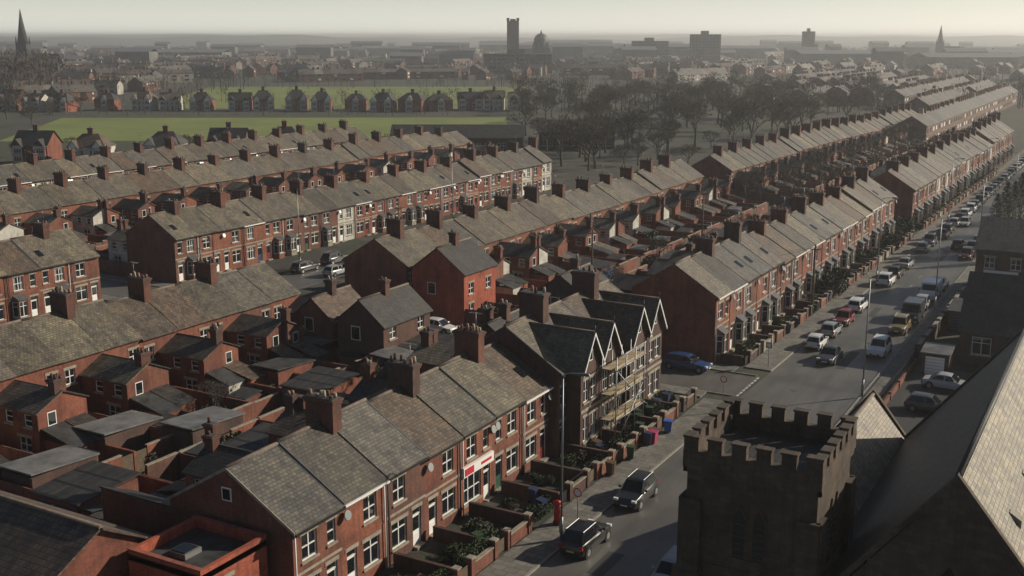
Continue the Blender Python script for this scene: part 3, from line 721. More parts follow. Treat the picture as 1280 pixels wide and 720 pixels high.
while R<5:
    x,y=SG(R,496+rg.uniform(-7,4)); place(rg.choice(S),'semi_detached_house',(x,y,0),math.radians(29.44)+rg.uniform(-.3,.3),(rg.uniform(.8,1.05),1,rg.uniform(.85,1.0)))
    R+=rg.choice((11.2,11.8,12.2,13.5,17))
for R,D in ((-128,288),(-112,283),(-95,290),(-140,275),(-80,296),(-66,300),(-152,292),(-168,296),(-180,300),(-176,330),(-190,345),(-205,330),(-215,370),(-200,400)):
    x,y=SG(R,D); place(rg.choice(S),'semi_detached_house',(x,y,0),math.radians(29.44)+rg.uniform(-.35,.35),(.9,.9,.9))
def school():
    m=M(); W,D,e,r=36,14,5,8
    m.wall(((0,0),(1,0),(0,-1)),W,0,e,[(1+i*3.5,3.4+i*3.5,1,3.6,'wintop nolin') for i in range(10)],'brick_dark')
    m.q([(0,D,0),(W,D,0),(W,D,e),(0,D,e)],'brick_dark')
    for x in (0,W): m.q([(x,0,0),(x,D,0),(x,D,e),(x,D/2,r),(x,0,e)],'brick_dark')
    m.slab([(-.4,-.4,e),(W+.4,-.4,e),(W+.4,D/2,r+.1),(-.4,D/2,r+.1)],.15,'slate_dark'); m.slab([(-.4,D+.4,e),(W+.4,D+.4,e),(W+.4,D/2,r+.1),(-.4,D/2,r+.1)],.15,'slate_dark')
    return m.build('school_building')
x,y=SG(-33,306); place(school(),'school_building',(x,y,0),math.radians(29))
x,y=SG(8,325); place(school(),'school_building',(x,y,0),math.radians(29),(.6,1,1))
# ------------------------------------------------------------------ landmarks
def at(R,D,rz=29.44): x,y=SG(R,D); return dict(loc=(x,y,0),rz=math.radians(rz))
def tower_block():
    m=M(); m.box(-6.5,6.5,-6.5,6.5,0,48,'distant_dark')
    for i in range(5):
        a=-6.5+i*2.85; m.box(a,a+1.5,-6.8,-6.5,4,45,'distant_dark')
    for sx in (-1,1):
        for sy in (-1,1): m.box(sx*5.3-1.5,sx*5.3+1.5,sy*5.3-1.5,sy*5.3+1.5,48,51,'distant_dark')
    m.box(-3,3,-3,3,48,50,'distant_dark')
    return m.build('tall_tower')
place(tower_block(),'tall_tower',**at(1,1250))
def dome():
    m=M(); m.box(-10,10,-10,10,0,19,'distant_dark'); m.tube((0,0,19),(0,0,26),8.5,8.5,16,'distant_dark')
    for k in range(6):
        a0=k*math.pi/12;a1=(k+1)*math.pi/12
        m.tube((0,0,26+9*math.sin(a0)),(0,0,26+9*math.sin(a1)),8.5*math.cos(a0),max(.4,8.5*math.cos(a1)),16,'copper',caps=False)
    m.tube((0,0,35),(0,0,39),1.2,.2,8,'copper')
    for k in range(10):
        t=k*.628; m.tube((9*math.cos(t),9*math.sin(t),19),(9*math.cos(t),9*math.sin(t),25),.6,.6,5,'distant_concrete')
    return m.build('domed_building')
place(dome(),'domed_building',**at(33,1300))
def flats(w,d,h,fl):
    m=M(); m.box(0,w,0,d,0,h,'distant_concrete')
    fh=h/fl
    for k in range(fl):
        for j in range(int(w/4)): m.box(j*4+.6,j*4+3.2,-.15,0,k*fh+.9,k*fh+2.3,'glass')
    m.box(w*.35,w*.6,d*.3,d*.7,h,h+4,'distant_concrete')
    return m.build('office_block')
place(flats(34,18,34,10),'office_block',**at(212,1350))
place(flats(44,18,26,8),'office_block',**at(150,1420))
place(flats(14,14,38,11),'office_block',**at(390,1530))
place(flats(60,16,17,5),'office_block',**at(-25,1000))
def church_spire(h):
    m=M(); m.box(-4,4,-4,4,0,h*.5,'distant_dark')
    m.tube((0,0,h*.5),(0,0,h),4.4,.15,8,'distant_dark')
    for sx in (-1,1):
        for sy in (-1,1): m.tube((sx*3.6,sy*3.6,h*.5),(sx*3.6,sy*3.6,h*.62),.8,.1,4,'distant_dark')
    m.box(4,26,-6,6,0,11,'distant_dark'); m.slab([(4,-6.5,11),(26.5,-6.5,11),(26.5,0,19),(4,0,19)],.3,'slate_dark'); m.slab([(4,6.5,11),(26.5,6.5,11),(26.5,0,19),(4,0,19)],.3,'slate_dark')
    return m.build('church_with_spire')
place(church_spire(52),'church_with_spire',**at(-372,872)); place(church_spire(46),'church_with_spire',**at(560,1500))
m=M()
N=160
def hz(i,k): return 26+k*8+7*math.sin(i*.21+k)+5*math.sin(i*.53+2*k)+3*math.sin(i*1.3)
for k,Rr in enumerate((5500,8500)):
    for i in range(N):
        a0=math.radians(-80+i*1.0);a1=math.radians(-80+(i+1)*1.0)
        P=lambda a,r_,z:(r_*math.sin(a),r_*math.cos(a),z)
        m.q([P(a0,Rr-1500,0),P(a1,Rr-1500,0),P(a1,Rr,hz(i+1,k)),P(a0,Rr,hz(i,k))],'ground'); m.q([P(a0,Rr,hz(i,k)),P(a1,Rr,hz(i+1,k)),P(a1,Rr+1500,0),P(a0,Rr+1500,0)],'ground')
place(m.build('hills'),'hills')
# ------------------------------------------------------------------ church
def church():
    m=M(); S_='sandstone'
    x0,x1,y0,y1,z=-17.3,-11.1,47.6,53.8,12.5
    def lanc(fr,uc,za,zb,w=.55):
        F=lambda u,d,zz:m.fp(fr,u,d,zz)
        for s in (-.5,.5):
            c=uc+s*.95
            m.obox(fr,c-w/2-.12,c+w/2+.12,-.02,.06,za-.15,za,S_)
            m.q([F(c-w/2,.015,za),F(c+w/2,.015,za),F(c+w/2,.015,zb-.5),F(c,.015,zb),F(c-w/2,.015,zb-.5)],'black')
            for k in range(6): m.obox(fr,c-w/2,c+w/2,.016,.07,za+.15+k*(zb-.7-za)/6,za+.22+k*(zb-.7-za)/6,'slate_dark')
            for sgn in (-1,1):
                m.hexa([F(c+sgn*(w/2),0,zb-.5),F(c+sgn*(w/2+.14),0,zb-.5),F(c,0,zb+.2),F(c,0,zb),F(c+sgn*(w/2),.09,zb-.5),F(c+sgn*(w/2+.14),.09,zb-.5),F(c,.09,zb+.2),F(c,.09,zb)],S_)
    frs=[((x0,y0),(1,0),(0,-1)),((x1,y0),(0,1),(1,0)),((x1,y1),(-1,0),(0,1)),((x0,y1),(0,-1),(-1,0))]
    for fi,fr in enumerate(frs):
        m.wall(fr,6.2,0,z,[],S_)
        lanc(fr,3.1,8.0,10.6); lanc(fr,3.1,3.0,5.2,.45)
        e1=.001*fi
        m.obox(fr,-.12,6.32,-.02,.12,7.2+e1,7.45+e1,S_); m.obox(fr,-.16,6.36,-.02,.16,11.9+e1,12.15+e1,S_)
        for u in (-.25,5.35):
            m.obox(fr,u,u+1.1,0,.55,0,6.9,S_); m.obox(fr,u+.05,u+1.05,0,.32,6.9,10.6,S_)
            F=lambda u_,d,zz:m.fp(fr,u_,d,zz)
            m.hexa([F(u,0,6.9),F(u+1.1,0,6.9),F(u+1.1,.55,6.9),F(u,.55,6.9),F(u,0,7.5),F(u+1.1,0,7.5),F(u+1.1,.3,7.1),F(u,.3,7.1)],S_)
        m.obox(fr,-.18+e1,6.38-e1,-.25-e1,.18+e1,12.15+e1,13.0+e1,S_)
        for k in range(6):
            if k==0: ua,ub=-.16,.55
            elif k==5: ua,ub=5.65,6.36
            else: ua=-.16+k*1.165; ub=ua+.68
            m.obox(fr,ua+e1,ub-e1,-.22-e1,.16+e1,13.0+e1,13.6+e1*2,S_); m.obox(fr,ua-.05+e1,ub+.05-e1,-.27-e1,.21+e1,13.6+e1*3,13.7+e1*3,S_)
    m.q([(x0,y0,12.3),(x1,y0,12.3),(x1,y1,12.3),(x0,y1,12.3)],'slate_dark')
    rx,rz,ex,ez=-5.3,14.0,-12.0,5.6; Y0,Y1=46.9,75.0; ex2=1.6
    for X,nr in ((ex,-1),(ex2,1)):
        fr=((X+.3*(-nr) ,Y0),(0,1),(nr,0))
        m.wall(fr,Y1-Y0,0,ez,[(2+k*4.2,3.1+k*4.2,2,4.6,'windk nolin') for k in range(6)],S_)
        for k in range(7): m.obox(fr,.4+k*4.2,1.1+k*4.2,0,.7,0,4.6,S_)
    for Y,nr in ((Y0,-1),(Y1,1)):
        m.q([(ex+.3,Y,0),(ex2-.3,Y,0),(ex2-.3,Y,ez),(rx,Y,rz),(ex+.3,Y,ez)],S_)
        fr=((rx-3,Y),(1,0),(0,nr))
        for u,h in ((1.3,9.2),(3,10.2),(4.7,9.2)):
            F=lambda a,d,zz:m.fp(fr,a,d,zz)
            m.q([F(u-.5,.02,4),F(u+.5,.02,4),F(u+.5,.02,h-.8),F(u,.02,h),F(u-.5,.02,h-.8)],'glass')
            m.obox(fr,u-.65,u-.5,0,.1,4,h-.7,S_); m.obox(fr,u+.5,u+.65,0,.1,4,h-.7,S_); m.obox(fr,u-.7,u+.7,0,.15,3.8,4,S_)
    for X in (ex,ex2):
        m.slab([(X,Y0+.25,ez),(X,Y1-.25,ez),(rx,Y1-.25,rz+.15),(rx,Y0+.25,rz+.15)],.15,'church_slate' if X>rx else 'slate_dark')  # nave slope away from the sun: its shade is put in as darker slate
        for Y in (Y0-.1,Y1-.3):
            m.hexa([(X,Y,ez-.1),(X,Y+.32,ez-.1),(rx,Y+.32,rz),(rx,Y,rz),(X,Y,ez+.25),(X,Y+.32,ez+.25),(rx,Y+.32,rz+.35),(rx,Y,rz+.35)],S_)
    m.tube((rx,Y0+.2,rz+.18),(rx,Y1-.2,rz+.18),.16,.16,6,'slate_dark')
    for k in range(5):
        for zf in (.3,.55):
            xx=rx+(ex2-rx)*zf; zz=rz+(ez-rz)*zf; yy=Y0+3+k*5.2+(1.6 if zf>.5 else 0)
            m.hexa([(xx-.2,yy,zz+.1),(xx+.3,yy,zz-.5),(xx+.3,yy+.5,zz-.5),(xx-.2,yy+.5,zz+.1),(xx-.2,yy,zz+.42),(xx+.3,yy,zz+.1),(xx+.3,yy+.5,zz+.1),(xx-.2,yy+.5,zz+.42)],'stone')
    ax,az=-14.3,8.2; a0,a1=53.9,75.4; ew=-16.8
    m.slab([(ew,a0,5.2),(ew,a1,5.2),(ax,a1,az+.1),(ax,a0,az+.1)],.12,'church_slate'); m.slab([(-11.6,a0,5.0),(-11.6,a1,5.0),(ax,a1,az+.1),(ax,a0,az+.1)],.12,'church_slate')
    m.tube((ax,a0,az+.12),(ax,a1,az+.12),.13,.13,6,'ridge_tile')
    m.wall(((ew+.25,a0),(0,1),(-1,0)),a1-a0-.3,0,5.2,[(2+k*4,3+k*4,1.8,4,'windk nolin') for k in range(5)],S_)
    for Y in (a1-.3,): m.q([(ew+.25,Y,0),(-11.7,Y,0),(-11.7,Y,5.1),(ax,Y,az),(ew+.25,Y,5.3)],S_)
    for X,Z in ((ew,5.1),(-11.6,4.9)):
        m.hexa([(X,a1-.2,Z-.1),(X,a1+.15,Z-.1),(ax,a1+.15,az),(ax,a1-.2,az),(X,a1-.2,Z+.3),(X,a1+.15,Z+.3),(ax,a1+.15,az+.4),(ax,a1-.2,az+.4)],'sandstone')
    m.box(ex2-.3,6.5,50,72,0,4.2,S_); m.slab([(6.9,49.7,4.2),(6.9,72.3,4.2),(ex2-.4,72.3,5.5),(ex2-.4,49.7,5.5)],.12,'church_slate')
    return m.build('stone_church')
place(church(),'stone_church')
def hall():
    m=M(); x0,x1,y0,y1,e,r=-14.2,12,116,128,3.4,8.2
    m.wall(((x0,y0),(1,0),(0,-1)),x1-x0,0,e,[(1.2,3.0,1.1,2.9,'wintop nolin'),(5.5,7.5,1.1,2.9,'wintop nolin'),(10,12,1.1,2.9,'wintop nolin')],'brick_dark')
    m.q([(x0,y1,0),(x1,y1,0),(x1,y1,e),(x0,y1,e)],'brick_dark')
    for x in (x0,x1): m.q([(x,y0,0),(x,y1,0),(x,y1,e),(x,(y0+y1)/2,r),(x,y0,e)],'brick_dark')
    yc=(y0+y1)/2
    m.slab([(x0-.3,y0-.4,e),(x1,y0-.4,e),(x1,yc,r+.1),(x0-.3,yc,r+.1)],.15,'slate_dark'); m.slab([(x0-.3,y1+.4,e),(x1,y1+.4,e),(x1,yc,r+.1),(x0-.3,yc,r+.1)],.15,'slate_dark')
    return m.build('church_hall')
place(hall(),'church_hall')
def shopb():
    m=M(); x0,x1,y0,y1,e,r=-17,2,148,158,6.2,9.5
    m.wall(((x0,y0),(1,0),(0,-1)),x1-x0,0,e,[(1+i*3,2.2+i*3,3.8,5.2,'win') for i in range(5)],'brick_dark')
    m.wall(((x0,y1),(0,-1),(-1,0)),y1-y0,0,e,[(1,4,.6,2.6,'win nolin'),(5.5,8.5,.6,2.6,'win nolin'),(1.5,2.8,3.9,5.3,'win'),(6,7.3,3.9,5.3,'win')],'render_white')
    m.q([(x0,y1,0),(x1,y1,0),(x1,y1,e),(x0,y1,e)],'brick')
    m.box(x0+1,x0+5,y0-.1,y0,3.0,3.6,'upvc'); m.box(x0-.1,x0,y0+.4,y1-.4,2.8,3.5,'upvc')
    yc=(y0+y1)/2
    for ye in (y0-.3,y1+.3): m.slab([(x0-.3,ye,e),(x1,ye,e),(x1,yc,r),(x0-.3,yc,r)],.15,'slate')
    m.q([(x0,y0,e),(x0,y1,e),(x0,yc,r-.1)],'render_white')
    return m.build('corner_shop')
place(shopb(),'corner_shop')
def bwall(x,y0,y1,h,mi,rail=False,name='boundary_wall'):
    m=M(); m.box(x-.15,x+.15,y0,y1,0,h,mi); m.box(x-.2,x+.2,y0,y1,h,h+.1,'stone' if not rail else mi)
    y=y0
    while y<=y1-.3: m.box(x-.25,x+.25,y,y+.4,0,h+.25,mi); y+=4
    if rail:
        y=y0+.5
        while y<y1: m.tube((x,y,h),(x,y,h+1.1),.02,.02,3,'black'); y+=.28
        m.box(x-.02,x+.02,y0,y1,h+1.0,h+1.05,'black'); m.box(x-.02,x+.02,y0,y1,h+.25,h+.3,'black')
    place(m.build(name),name)
bwall(-17.9,20,76,1.2,'sandstone'); bwall(-17.8,76.5,113,.5,'brick',True); bwall(-17.8,114,147,1.6,'brick_dark')
place(G[1],'garage',(-16.8,110.5,0),0,(.8,.5,.9)); place(G[0],'garage',(-17.2,129,0),0)
# ------------------------------------------------------------------ cars
def car(kind):
    m=M()
    P={'hatch':dict(L=4.0,W=.87,bel=.92,roof=1.46,hood=.80,wf=.95,rt=.25,rb=-1.45,rr=-1.85,wh=.31),
       'suv':dict(L=4.45,W=.93,bel=1.08,roof=1.66,hood=.98,wf=1.0,rt=.3,rb=-1.7,rr=-2.1,wh=.37),
       'saloon':dict(L=4.6,W=.9,bel=.93,roof=1.43,hood=.83,wf=1.0,rt=.3,rb=-.95,rr=-1.65,wh=.33),
       'estate':dict(L=4.7,W=.9,bel=.95,roof=1.48,hood=.84,wf=1.05,rt=.35,rb=-1.9,rr=-2.2,wh=.33)}[kind]
    h=P['L']/2; W=P['W']; bel=P['bel']; hd=P['hood']; z0=.24
    tail=bel if kind!='saloon' else bel-.02
    st=[(h,.62,.42,.55),(h-.06,.80,.30,.66),(h-.25,.93,z0,hd-.10),(h-.7,.99,z0,hd-.02),(P['wf'],1.0,z0,hd+.04),(P['wf']-.25,1.0,z0,bel),(0,1.0,z0,bel),(-1.0,1.0,z0,bel),(-h+.5,.98,z0,tail),(-h+.16,.92,z0+.02,tail-.05),(-h+.03,.82,.34,tail-.22),(-h,.74,.42,.6)]
    rings=[]
    for x,ws,zb,zt in st:
        w=W*ws; rings.append([(x,0,zb),(x,w*.86,zb),(x,w*.985,zb+.1),(x,w,zb+(zt-zb)*.5),(x,w*.975,zt-.10),(x,w*.90,zt-.015),(x,w*.5,zt+.02),(x,0,zt+.03)])
    base=len(m.v); n=14
    for r in rings:
        full=r+[(p[0],-p[1],p[2]) for p in r[-2:0:-1]]
        m.v+=full
    for i in range(len(rings)-1):
        for k in range(n):
            m.f.append((base+i*n+k,base+i*n+(k+1)%n,base+(i+1)*n+(k+1)%n,base+(i+1)*n+k)); m.m.append('paint' if k not in (0,n-1) else 'black'); m.sm.append(True)
    m.q([m.v[base+k] for k in range(n)],'paint'); e=base+(len(rings)-1)*n; m.q([m.v[e+k] for k in range(n)],'paint')
    rf=P['roof']; xa,xb=P['wf'],P['rr']+.02; ta,tb=P['rt'],P['rb']; wb=W*.90; wt=W*.70; zb=bel-.02
    c=[(xa,wb*.92,hd+.02),(ta,wt,rf-.04),(tb,wt*.97,rf-.05),(xb,wb*.93,zb)]
    def inset(pts,k,off):
        cen=sum((Vector(p) for p in pts),Vector())/len(pts); nrm=(Vector(pts[1])-Vector(pts[0])).cross(Vector(pts[2])-Vector(pts[0])).normalized()
        if nrm.dot(cen-Vector((-.4,0,1.0)))<0: nrm=-nrm
        return [tuple(cen+(Vector(p)-cen)*k+nrm*off) for p in pts]
    for s in (1,-1):
        Q=lambda p:(p[0],p[1]*s,p[2])
        m.q([Q(c[0]),Q((xa-.35,wb,zb)),Q((xb,wb*.93,zb)),Q(c[2]),Q(c[1])],'paint')
        bx=-.2
        m.q(inset([Q((xa-.28,wb*.99,zb+.03)),Q((bx,wb,zb+.03)),Q((bx,wt,rf-.05)),Q((ta-.02,wt,rf-.05))],.90,.015),'glass')
        m.q(inset([Q((bx-.04,wb,zb+.03)),Q((xb+.1,wb*.95,zb+.03)),Q((tb+.02,wt*.97,rf-.06)),Q((bx-.04,wt,rf-.05))],.88,.015),'glass')
        m.tube(Q((P['wf']-.35,W*.95,zb+.08)),Q((P['wf']-.35,W*1.16,zb+.10)),.09,.08,6,'paint')
    ws=[(c[0][0],c[0][1],c[0][2]),(c[0][0],-c[0][1],c[0][2]),(c[1][0],-c[1][1],c[1][2]),(c[1][0],c[1][1],c[1][2])]
    m.q(ws,'paint'); m.q(inset(ws,.92,.015),'glass')
    rs=[(c[3][0],c[3][1],c[3][2]),(c[3][0],-c[3][1],c[3][2]),(c[2][0],-c[2][1],c[2][2]),(c[2][0],c[2][1],c[2][2])]
    m.q(rs,'paint'); m.q(inset(rs,.84,.015),'glass')
    xs=[ta,ta-.25,(ta+tb)/2,tb+.2,tb]; zs=[rf-.04,rf,rf+.015,rf-.005,rf-.05]; wy=[-1,-.6,0,.6,1]; dz=[0,.03,.045,.03,0]
    for i in range(4):
        for j in range(4):
            m.q([(xs[i],wy[j]*wt,zs[i]+(dz[j] if 0<i else 0)),(xs[i],wy[j+1]*wt,zs[i]+(dz[j+1] if 0<i else 0)),(xs[i+1],wy[j+1]*wt,zs[i+1]+(dz[j+1] if i<3 else 0)),(xs[i+1],wy[j]*wt,zs[i+1]+(dz[j] if i<3 else 0))],'paint',False)
    if kind in('suv','estate'):
        for s in (1,-1): m.tube((ta-.1,s*wt*.92,rf+.06),(tb+.1,s*wt*.92,rf+.06),.025,.025,4,'galv')
    wh=P['wh']
    for x in (h-.82,-h+.78):
        for s in (1,-1):
            m.tube((x,s*(W-.1),wh+.02),(x,s*(W+.006),wh+.02),wh+.07,wh+.07,16,'black',smooth=False)
            m.tube((x,s*(W-.2),wh),(x,s*(W+.02),wh),wh,wh,16,'tyre',smooth=False)
            m.tube((x,s*(W+.0),wh),(x,s*(W+.03),wh),wh*.66,wh*.60,10,'hub',smooth=False)
    for s in (1,-1):
        m.box(h-.24,h-.05,s*W*.72-.17,s*W*.72+.17,.62 if kind!='suv' else .74,.76 if kind!='suv' else .88,'headlamp')
        m.box(-h+.02,-h+.14,s*W*.76-.13,s*W*.76+.13,tail-.34,tail-.12,'tail')
    m.box(h-.05,h+.012,-.45,.45,.38,.54,'black'); m.box(h-.0,h+.02,-.26,.26,.42,.52,'upvc')
    m.box(-h-.012,-h+.05,-.26,.26,.5,.61,'plate'); m.box(-h+.0,-h+.06,-.6,.6,.3,.4,'black')
    return m.build('parked_car',35)
def van():
    m=M()
    pts=[(2.5,.35),(2.55,.8),(2.3,1.15),(1.75,1.3),(1.2,2.0),(.9,2.15),(-2.4,2.15),(-2.5,.35)]
    for s in (1,-1): m.q([(p[0],s*.95,p[1]) for p in pts],'paint')
    for a,b in zip(pts,pts[1:]+pts[:1]): m.q([(a[0],-.95,a[1]),(b[0],-.95,b[1]),(b[0],.95,b[1]),(a[0],.95,a[1])],'paint')
    m.q([(1.76,-.8,1.36),(1.76,.8,1.36),(1.27,.74,1.98),(1.27,-.74,1.98)],'glass')
    for s in (1,-1):
        m.q([(1.55,s*.962,1.3),(.7,s*.962,1.3),(.7,s*.962,1.9),(1.15,s*.962,1.9)],'glass')
        m.tube((1.4,s*.95,1.3),(1.4,s*1.12,1.35),.1,.1,5,'black')
        for x in (1.6,-1.6):
            m.tube((x,s*.8,.36),(x,s*.97,.36),.42,.42,14,'black',smooth=False); m.tube((x,s*.8,.34),(x,s*.985,.34),.34,.34,14,'tyre',smooth=False); m.tube((x,s*.9,.34),(x,s*.995,.34),.2,.2,10,'hub',smooth=False)
        m.box(2.4,2.58,s*.7-.14,s*.7+.14,.75,.95,'headlamp'); m.box(-2.53,-2.48,s*.82-.08,s*.82+.08,.9,1.4,'tail')
    m.box(-2.52,-2.49,-.7,-.04,1.3,1.9,'glass'); m.box(-2.52,-2.49,.04,.7,1.3,1.9,'glass')
    return m.build('parked_van')
C={k:car(k) for k in('hatch','suv','saloon','estate')}; VAN=van()
cols=[(.02,.02,.022),(.03,.03,.035),(.35,.35,.36),(.6,.6,.6),(.28,.29,.3),(.12,.13,.14),(.03,.05,.12),(.15,.02,.02),(.015,.016,.02),(.33,.34,.35),(.05,.055,.06),(.6,.6,.6),(.08,.08,.085)]
def pc(x,y,kind=None,col=None,d=1,j=True):
    kind=kind or rc.choice(['hatch','hatch','suv','saloon','estate']); col=col or rc.choice(cols)
    me=VAN if kind=='van' else C[kind]
    place(me,'parked_van' if kind=='van' else 'parked_car',(x+(rc.uniform(-.08,.08) if j else 0),y,.014),math.pi/2*d+(rc.uniform(-.02,.02) if j else 0),(1,1,1),col)
rc=random.Random(9)
pc(-28.6,60.3,'suv',(.008,.008,.009)); pc(-28.6,68.6,'suv',(.015,.016,.018),-1)
pc(-21.9,58.5,'estate',(.35,.36,.37),-1)
for y,k,c in ((115,'hatch',(.6,.6,.6)),(120.8,'hatch',(.3,.31,.32)),(126.6,'hatch',(.2,.03,.03)),(134,'estate',(.65,.65,.65)),(150,'suv',(.65,.65,.65)),(156,'hatch',(.03,.03,.03)),(163,'saloon',(.3,.3,.32)),(177,'hatch',(.3,.3,.3)),(183,'suv',(.03,.03,.04))): pc(-28.0,y,k,c,rc.choice((1,-1)))
y=191
while y<420:
    if rc.random()<.82: pc(-27.4+(y-190)*.003,y,d=rc.choice((1,-1)))
    y+=5.9+rc.random()*1.2
pc(-21.8,115.5,'suv',(.65,.65,.64),-1); pc(-21.6,126,'suv',(.22,.16,.07),-1); pc(-21.4,132.2,'van',(.05,.05,.05),-1); pc(-21.5,138.5,'hatch',(.35,.35,.35),-1); pc(-21.5,144.5,'van',(.65,.65,.65),-1); pc(-21.5,151,'saloon',(.5,.5,.5),-1)
y=168
while y<430:
    if rc.random()<.85: pc(-21.4,y,d=rc.choice((1,-1)),kind=rc.choice(['hatch','suv','saloon','estate','hatch','saloon','van']) )
    y+=5.9+rc.random()*1.1
pc(-25.6,110.5,'saloon',(.05,.055,.06),-1); pc(-23.6,182,'hatch',(.02,.02,.02),1); pc(-25.9,205,'hatch',(.5,.5,.5),-1)
for x,dd in ((-37,0),(-46.5,0),(-58,2),(-66,0),(-80,0),(-90,2)): pc(x,100.6,None,(.025,.06,.16) if x==-37 else None,dd)
for X in (-100.3,-94.9,-170.2,-165):
    y=106
    while y<210:
        if rc.random()<.5: pc(X,y,d=1)
        y+=6.5
pc(-13.6,106.5,'saloon',(.35,.36,.37),0); pc(-8,106.8,'hatch',(.04,.04,.05),0); pc(-14,99,'hatch',(.05,.05,.05),0)
# ------------------------------------------------------------------ street furniture
def lamp(h=11.3,arm=1.3):
    m=M(); m.tube((0,0,0),(0,0,1.6),.11,.10,10,'galv'); m.tube((0,0,1.6),(0,0,h-.4),.075,.05,8,'galv')
    p=[(0,0,h-.4),(.15,0,h-.1),(.5,0,h+.05),(arm,0,h+.1)]
    for a,b in zip(p,p[1:]): m.tube(a,b,.045,.04,6,'galv')
    m.hexa([(arm-.1,-.12,h),(arm+.6,-.10,h+.05),(arm+.6,.10,h+.05),(arm-.1,.12,h),(arm-.05,-.1,h+.16),(arm+.5,-.07,h+.18),(arm+.5,.07,h+.18),(arm-.05,.1,h+.16)],'lead')
    m.box(arm,arm+.5,-.07,.07,h-.01,h+.03,'headlamp'); m.box(-.13,.13,-.08,.08,.5,1.1,'galv')
    return m.build('street_lamp')
LP=lamp()
for x,y,r in ((-30.3,60.2,0),(-20.0,100,math.pi),(-19.95,138,math.pi),(-29.2,150,0),(-20,176,math.pi),(-28.6,205,0),(-20,222,math.pi),(-28.3,250,0),(-20,270,math.pi),(-102,120,0),(-102,160,0)):
    place(LP,'street_lamp',(x,y,.12),r)
def sign(kind):
    m=M(); m.tube((0,0,0),(0,0,2.6),.035,.035,6,'galv')
    if kind==0:
        m.tube((.0,-.04,2.3),(.0,-.06,2.3),.32,.32,18,'post_red',smooth=False); m.tube((0,-.06,2.3),(0,-.065,2.3),.24,.24,18,'upvc',smooth=False)
    else: m.box(-.3,.3,-.06,-.04,1.9,2.5,'door_blue'); m.box(-.2,.2,-.066,-.06,2.0,2.4,'upvc')
    return m.build('traffic_sign')
for x,y,k in ((-30.4,62.8,0),(-30.3,91.8,0),(-30.2,105,1)): place(sign(k),'traffic_sign',(x,y,.12))
def postbox():
    m=M(); m.tube((0,0,0),(0,0,.18),.27,.27,16,'black'); m.tube((0,0,.18),(0,0,1.35),.23,.23,16,'post_red'); m.tube((0,0,1.35),(0,0,1.43),.28,.28,16,'post_red'); m.tube((0,0,1.43),(0,0,1.55),.26,.08,16,'post_red')
    m.box(.2,.245,-.12,.12,1.15,1.22,'black'); m.box(.2,.24,-.09,.09,.85,1.05,'upvc'); return m.build('post_box')
place(postbox(),'post_box',(-31.6,62.2,.12),0,(1.15,1.15,1.1))
def bin_():
    m=M(); m.hexa([(-.22,-.24,.08),(.22,-.24,.08),(.22,.24,.08),(-.22,.24,.08),(-.28,-.29,1.0),(.3,-.29,1.0),(.3,.29,1.0),(-.28,.29,1.0)],'binmat')
    m.slab([(-.33,-.31,1.09),(.33,-.31,1.04),(.33,.31,1.04),(-.33,.31,1.09)],.05,'binmat')
    m.tube((-.33,-.28,.98),(-.33,.28,.98),.025,.025,5,'black')
    for s in (-1,1): m.tube((-.22,s*.26,.1),(-.22,s*.31,.1),.1,.1,10,'tyre')
    return m.build('wheelie_bin')
BN=bin_()
for k in range(46):
    y=rc.uniform(44,91) if k<22 else rc.uniform(105,180)
    x=-32.1 if rc.random()<.35 else rc.uniform(-35.2,-33.4)
    place(BN,'wheelie_bin',(x,y,.12 if x>-32.5 else 0),rc.uniform(-.4,.4),(1,1,1),rc.choice([(.015,.05,.02),(.02,.02,.02),(.10,.06,.035),(.02,.03,.08)]))
place(BN,'wheelie_bin',(-31.9,79.5,.12),0,(1.1,1.1,1),(.35,.03,.1)); place(BN,'wheelie_bin',(-31.8,82.5,.12),.3,(1.1,1.1,1),(.03,.10,.38))
def scaffold():
    m=M(); L=5.6; zs=(2.1,4.2,6.3)
    for y in (0,1.87,3.73,5.6):
        for x in (0,1.25): m.tube((x,y,0),(x,y,7.4),.05,.05,5,'galv')
    for z in zs:
        for x in (0,1.25):
            m.tube((x,-.3,z),(x,L+.3,z),.045,.045,5,'galv')
        m.tube((1.25,-.3,z+1.0),(1.25,L+.3,z+1.0),.045,.045,5,'galv')
        for y in (0,1.87,3.73,5.6): m.tube((-.3,y,z),(1.6,y,z),.045,.045,5,'galv')
        for k in range(5): m.box(.06+k*.235,.06+k*.235+.22,-.2,L+.2,z+.05,z+.09,'board')
        m.box(1.18,1.22,-.2,L+.2,z+.09,z+.3,'board')
    m.tube((1.28,0,0),(1.28,L,4.2),.04,.04,5,'galv'); m.tube((1.28,L,2.1),(1.28,0,6.3),.04,.04,5,'galv')
    m.tube((.6,.4,0),(.6,1.4,4.4),.03,.03,4,'board'); m.tube((.95,.4,0),(.95,1.4,4.4),.03,.03,4,'board')
    return m.build('scaffolding')
place(scaffold(),'scaffolding',(-35.6,77.6,0))
def pole():
    m=M(); m.tube((0,0,0),(0,0,8.5),.14,.10,8,'wood'); m.box(-.6,.6,-.05,.05,7.9,8.0,'wood')
    for k in range(10):
        t=k*.63; m.tube((0,0,8.2),(5*math.cos(t),5*math.sin(t)*1.6,6.6),.012,.012,3,'black')
    return m.build('telegraph_pole')
PL=pole()
for x,y in ((-32,128),(-59,125),(-59,165),(-92,130)): place(PL,'telegraph_pole',(x,y,0),rc.uniform(0,1))
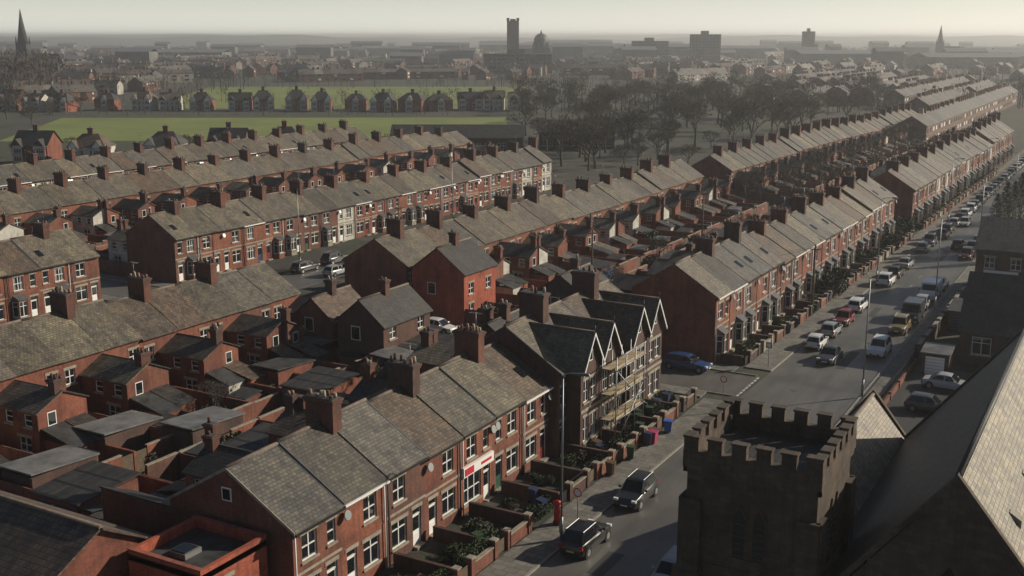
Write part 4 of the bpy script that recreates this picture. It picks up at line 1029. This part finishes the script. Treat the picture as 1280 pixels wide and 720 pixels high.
# ------------------------------------------------------------------ haze, light, sky
m=M(); m.box(-9000,9000,-3000,12000,-1,46,'ground'); me=m.build('atmospheric_haze'); me.materials.clear()
hm=bpy.data.materials.new('haze'); hm.use_nodes=True; nt=hm.node_tree; nt.nodes.remove(nt.nodes['Principled BSDF'])
vs=nt.nodes.new('ShaderNodeVolumeScatter'); vs.inputs['Color'].default_value=(.97,.985,1,1); vs.inputs['Density'].default_value=.00026; vs.inputs['Anisotropy'].default_value=.4
nt.links.new(vs.outputs[0],nt.nodes['Material Output'].inputs['Volume']); me.materials.append(hm)
place(me,'atmospheric_haze')
AZ=math.radians(43); EL=math.radians(25)
ts=Vector((math.sin(AZ)*math.cos(EL),math.cos(AZ)*math.cos(EL),math.sin(EL)))
ld=bpy.data.lights.new('sun','SUN'); ld.energy=5.0; ld.angle=math.radians(.5); ld.color=(1,.90,.73)
lo=bpy.data.objects.new('sun',ld); lo.rotation_euler=ts.to_track_quat('Z','Y').to_euler(); lo.location=(50,50,200); COL.objects.link(lo)
w=bpy.data.worlds.new('World'); scn.world=w; w.use_nodes=True; nt=w.node_tree
sk=nt.nodes.new('ShaderNodeTexSky'); sk.sky_type='NISHITA'; sk.sun_disc=False; sk.sun_elevation=EL; sk.sun_rotation=AZ; sk.dust_density=1.0; sk.air_density=.8
bg=nt.nodes['Background']; bg.inputs['Strength'].default_value=.05
# bright band of haze low in the sky, added to the Nishita sky
tc=nn(nt,'ShaderNodeTexCoord'); sp=nn(nt,'ShaderNodeSeparateXYZ'); nt.links.new(tc.outputs['Generated'],sp.inputs[0])
zz=math_(nt,'MAXIMUM',sp.outputs[2],0.0)
f=math_(nt,'POWER',2.71828,math_(nt,'MULTIPLY',zz,-16.0))
add=mixc(nt,f,(0,0,0),(15.5,15.4,14.0))
nadd=nn(nt,'ShaderNodeVectorMath',operation='ADD'); nt.links.new(sk.outputs[0],nadd.inputs[0]); nt.links.new(add,nadd.inputs[1])
nt.links.new(nadd.outputs[0],bg.inputs[0])
scn.view_settings.view_transform='Standard'; scn.view_settings.look='None'; scn.view_settings.exposure=0
# ------------------------------------------------------------------ camera
cd=bpy.data.cameras.new('camera'); cd.sensor_width=36; cd.lens=36*1400/1280; cd.clip_end=60000; cd.clip_start=.5
co=bpy.data.objects.new('camera',cd); co.location=(0,0,32)
co.rotation_euler=(math.radians(90-12.68),0,math.radians(29.44)); COL.objects.link(co); scn.camera=co
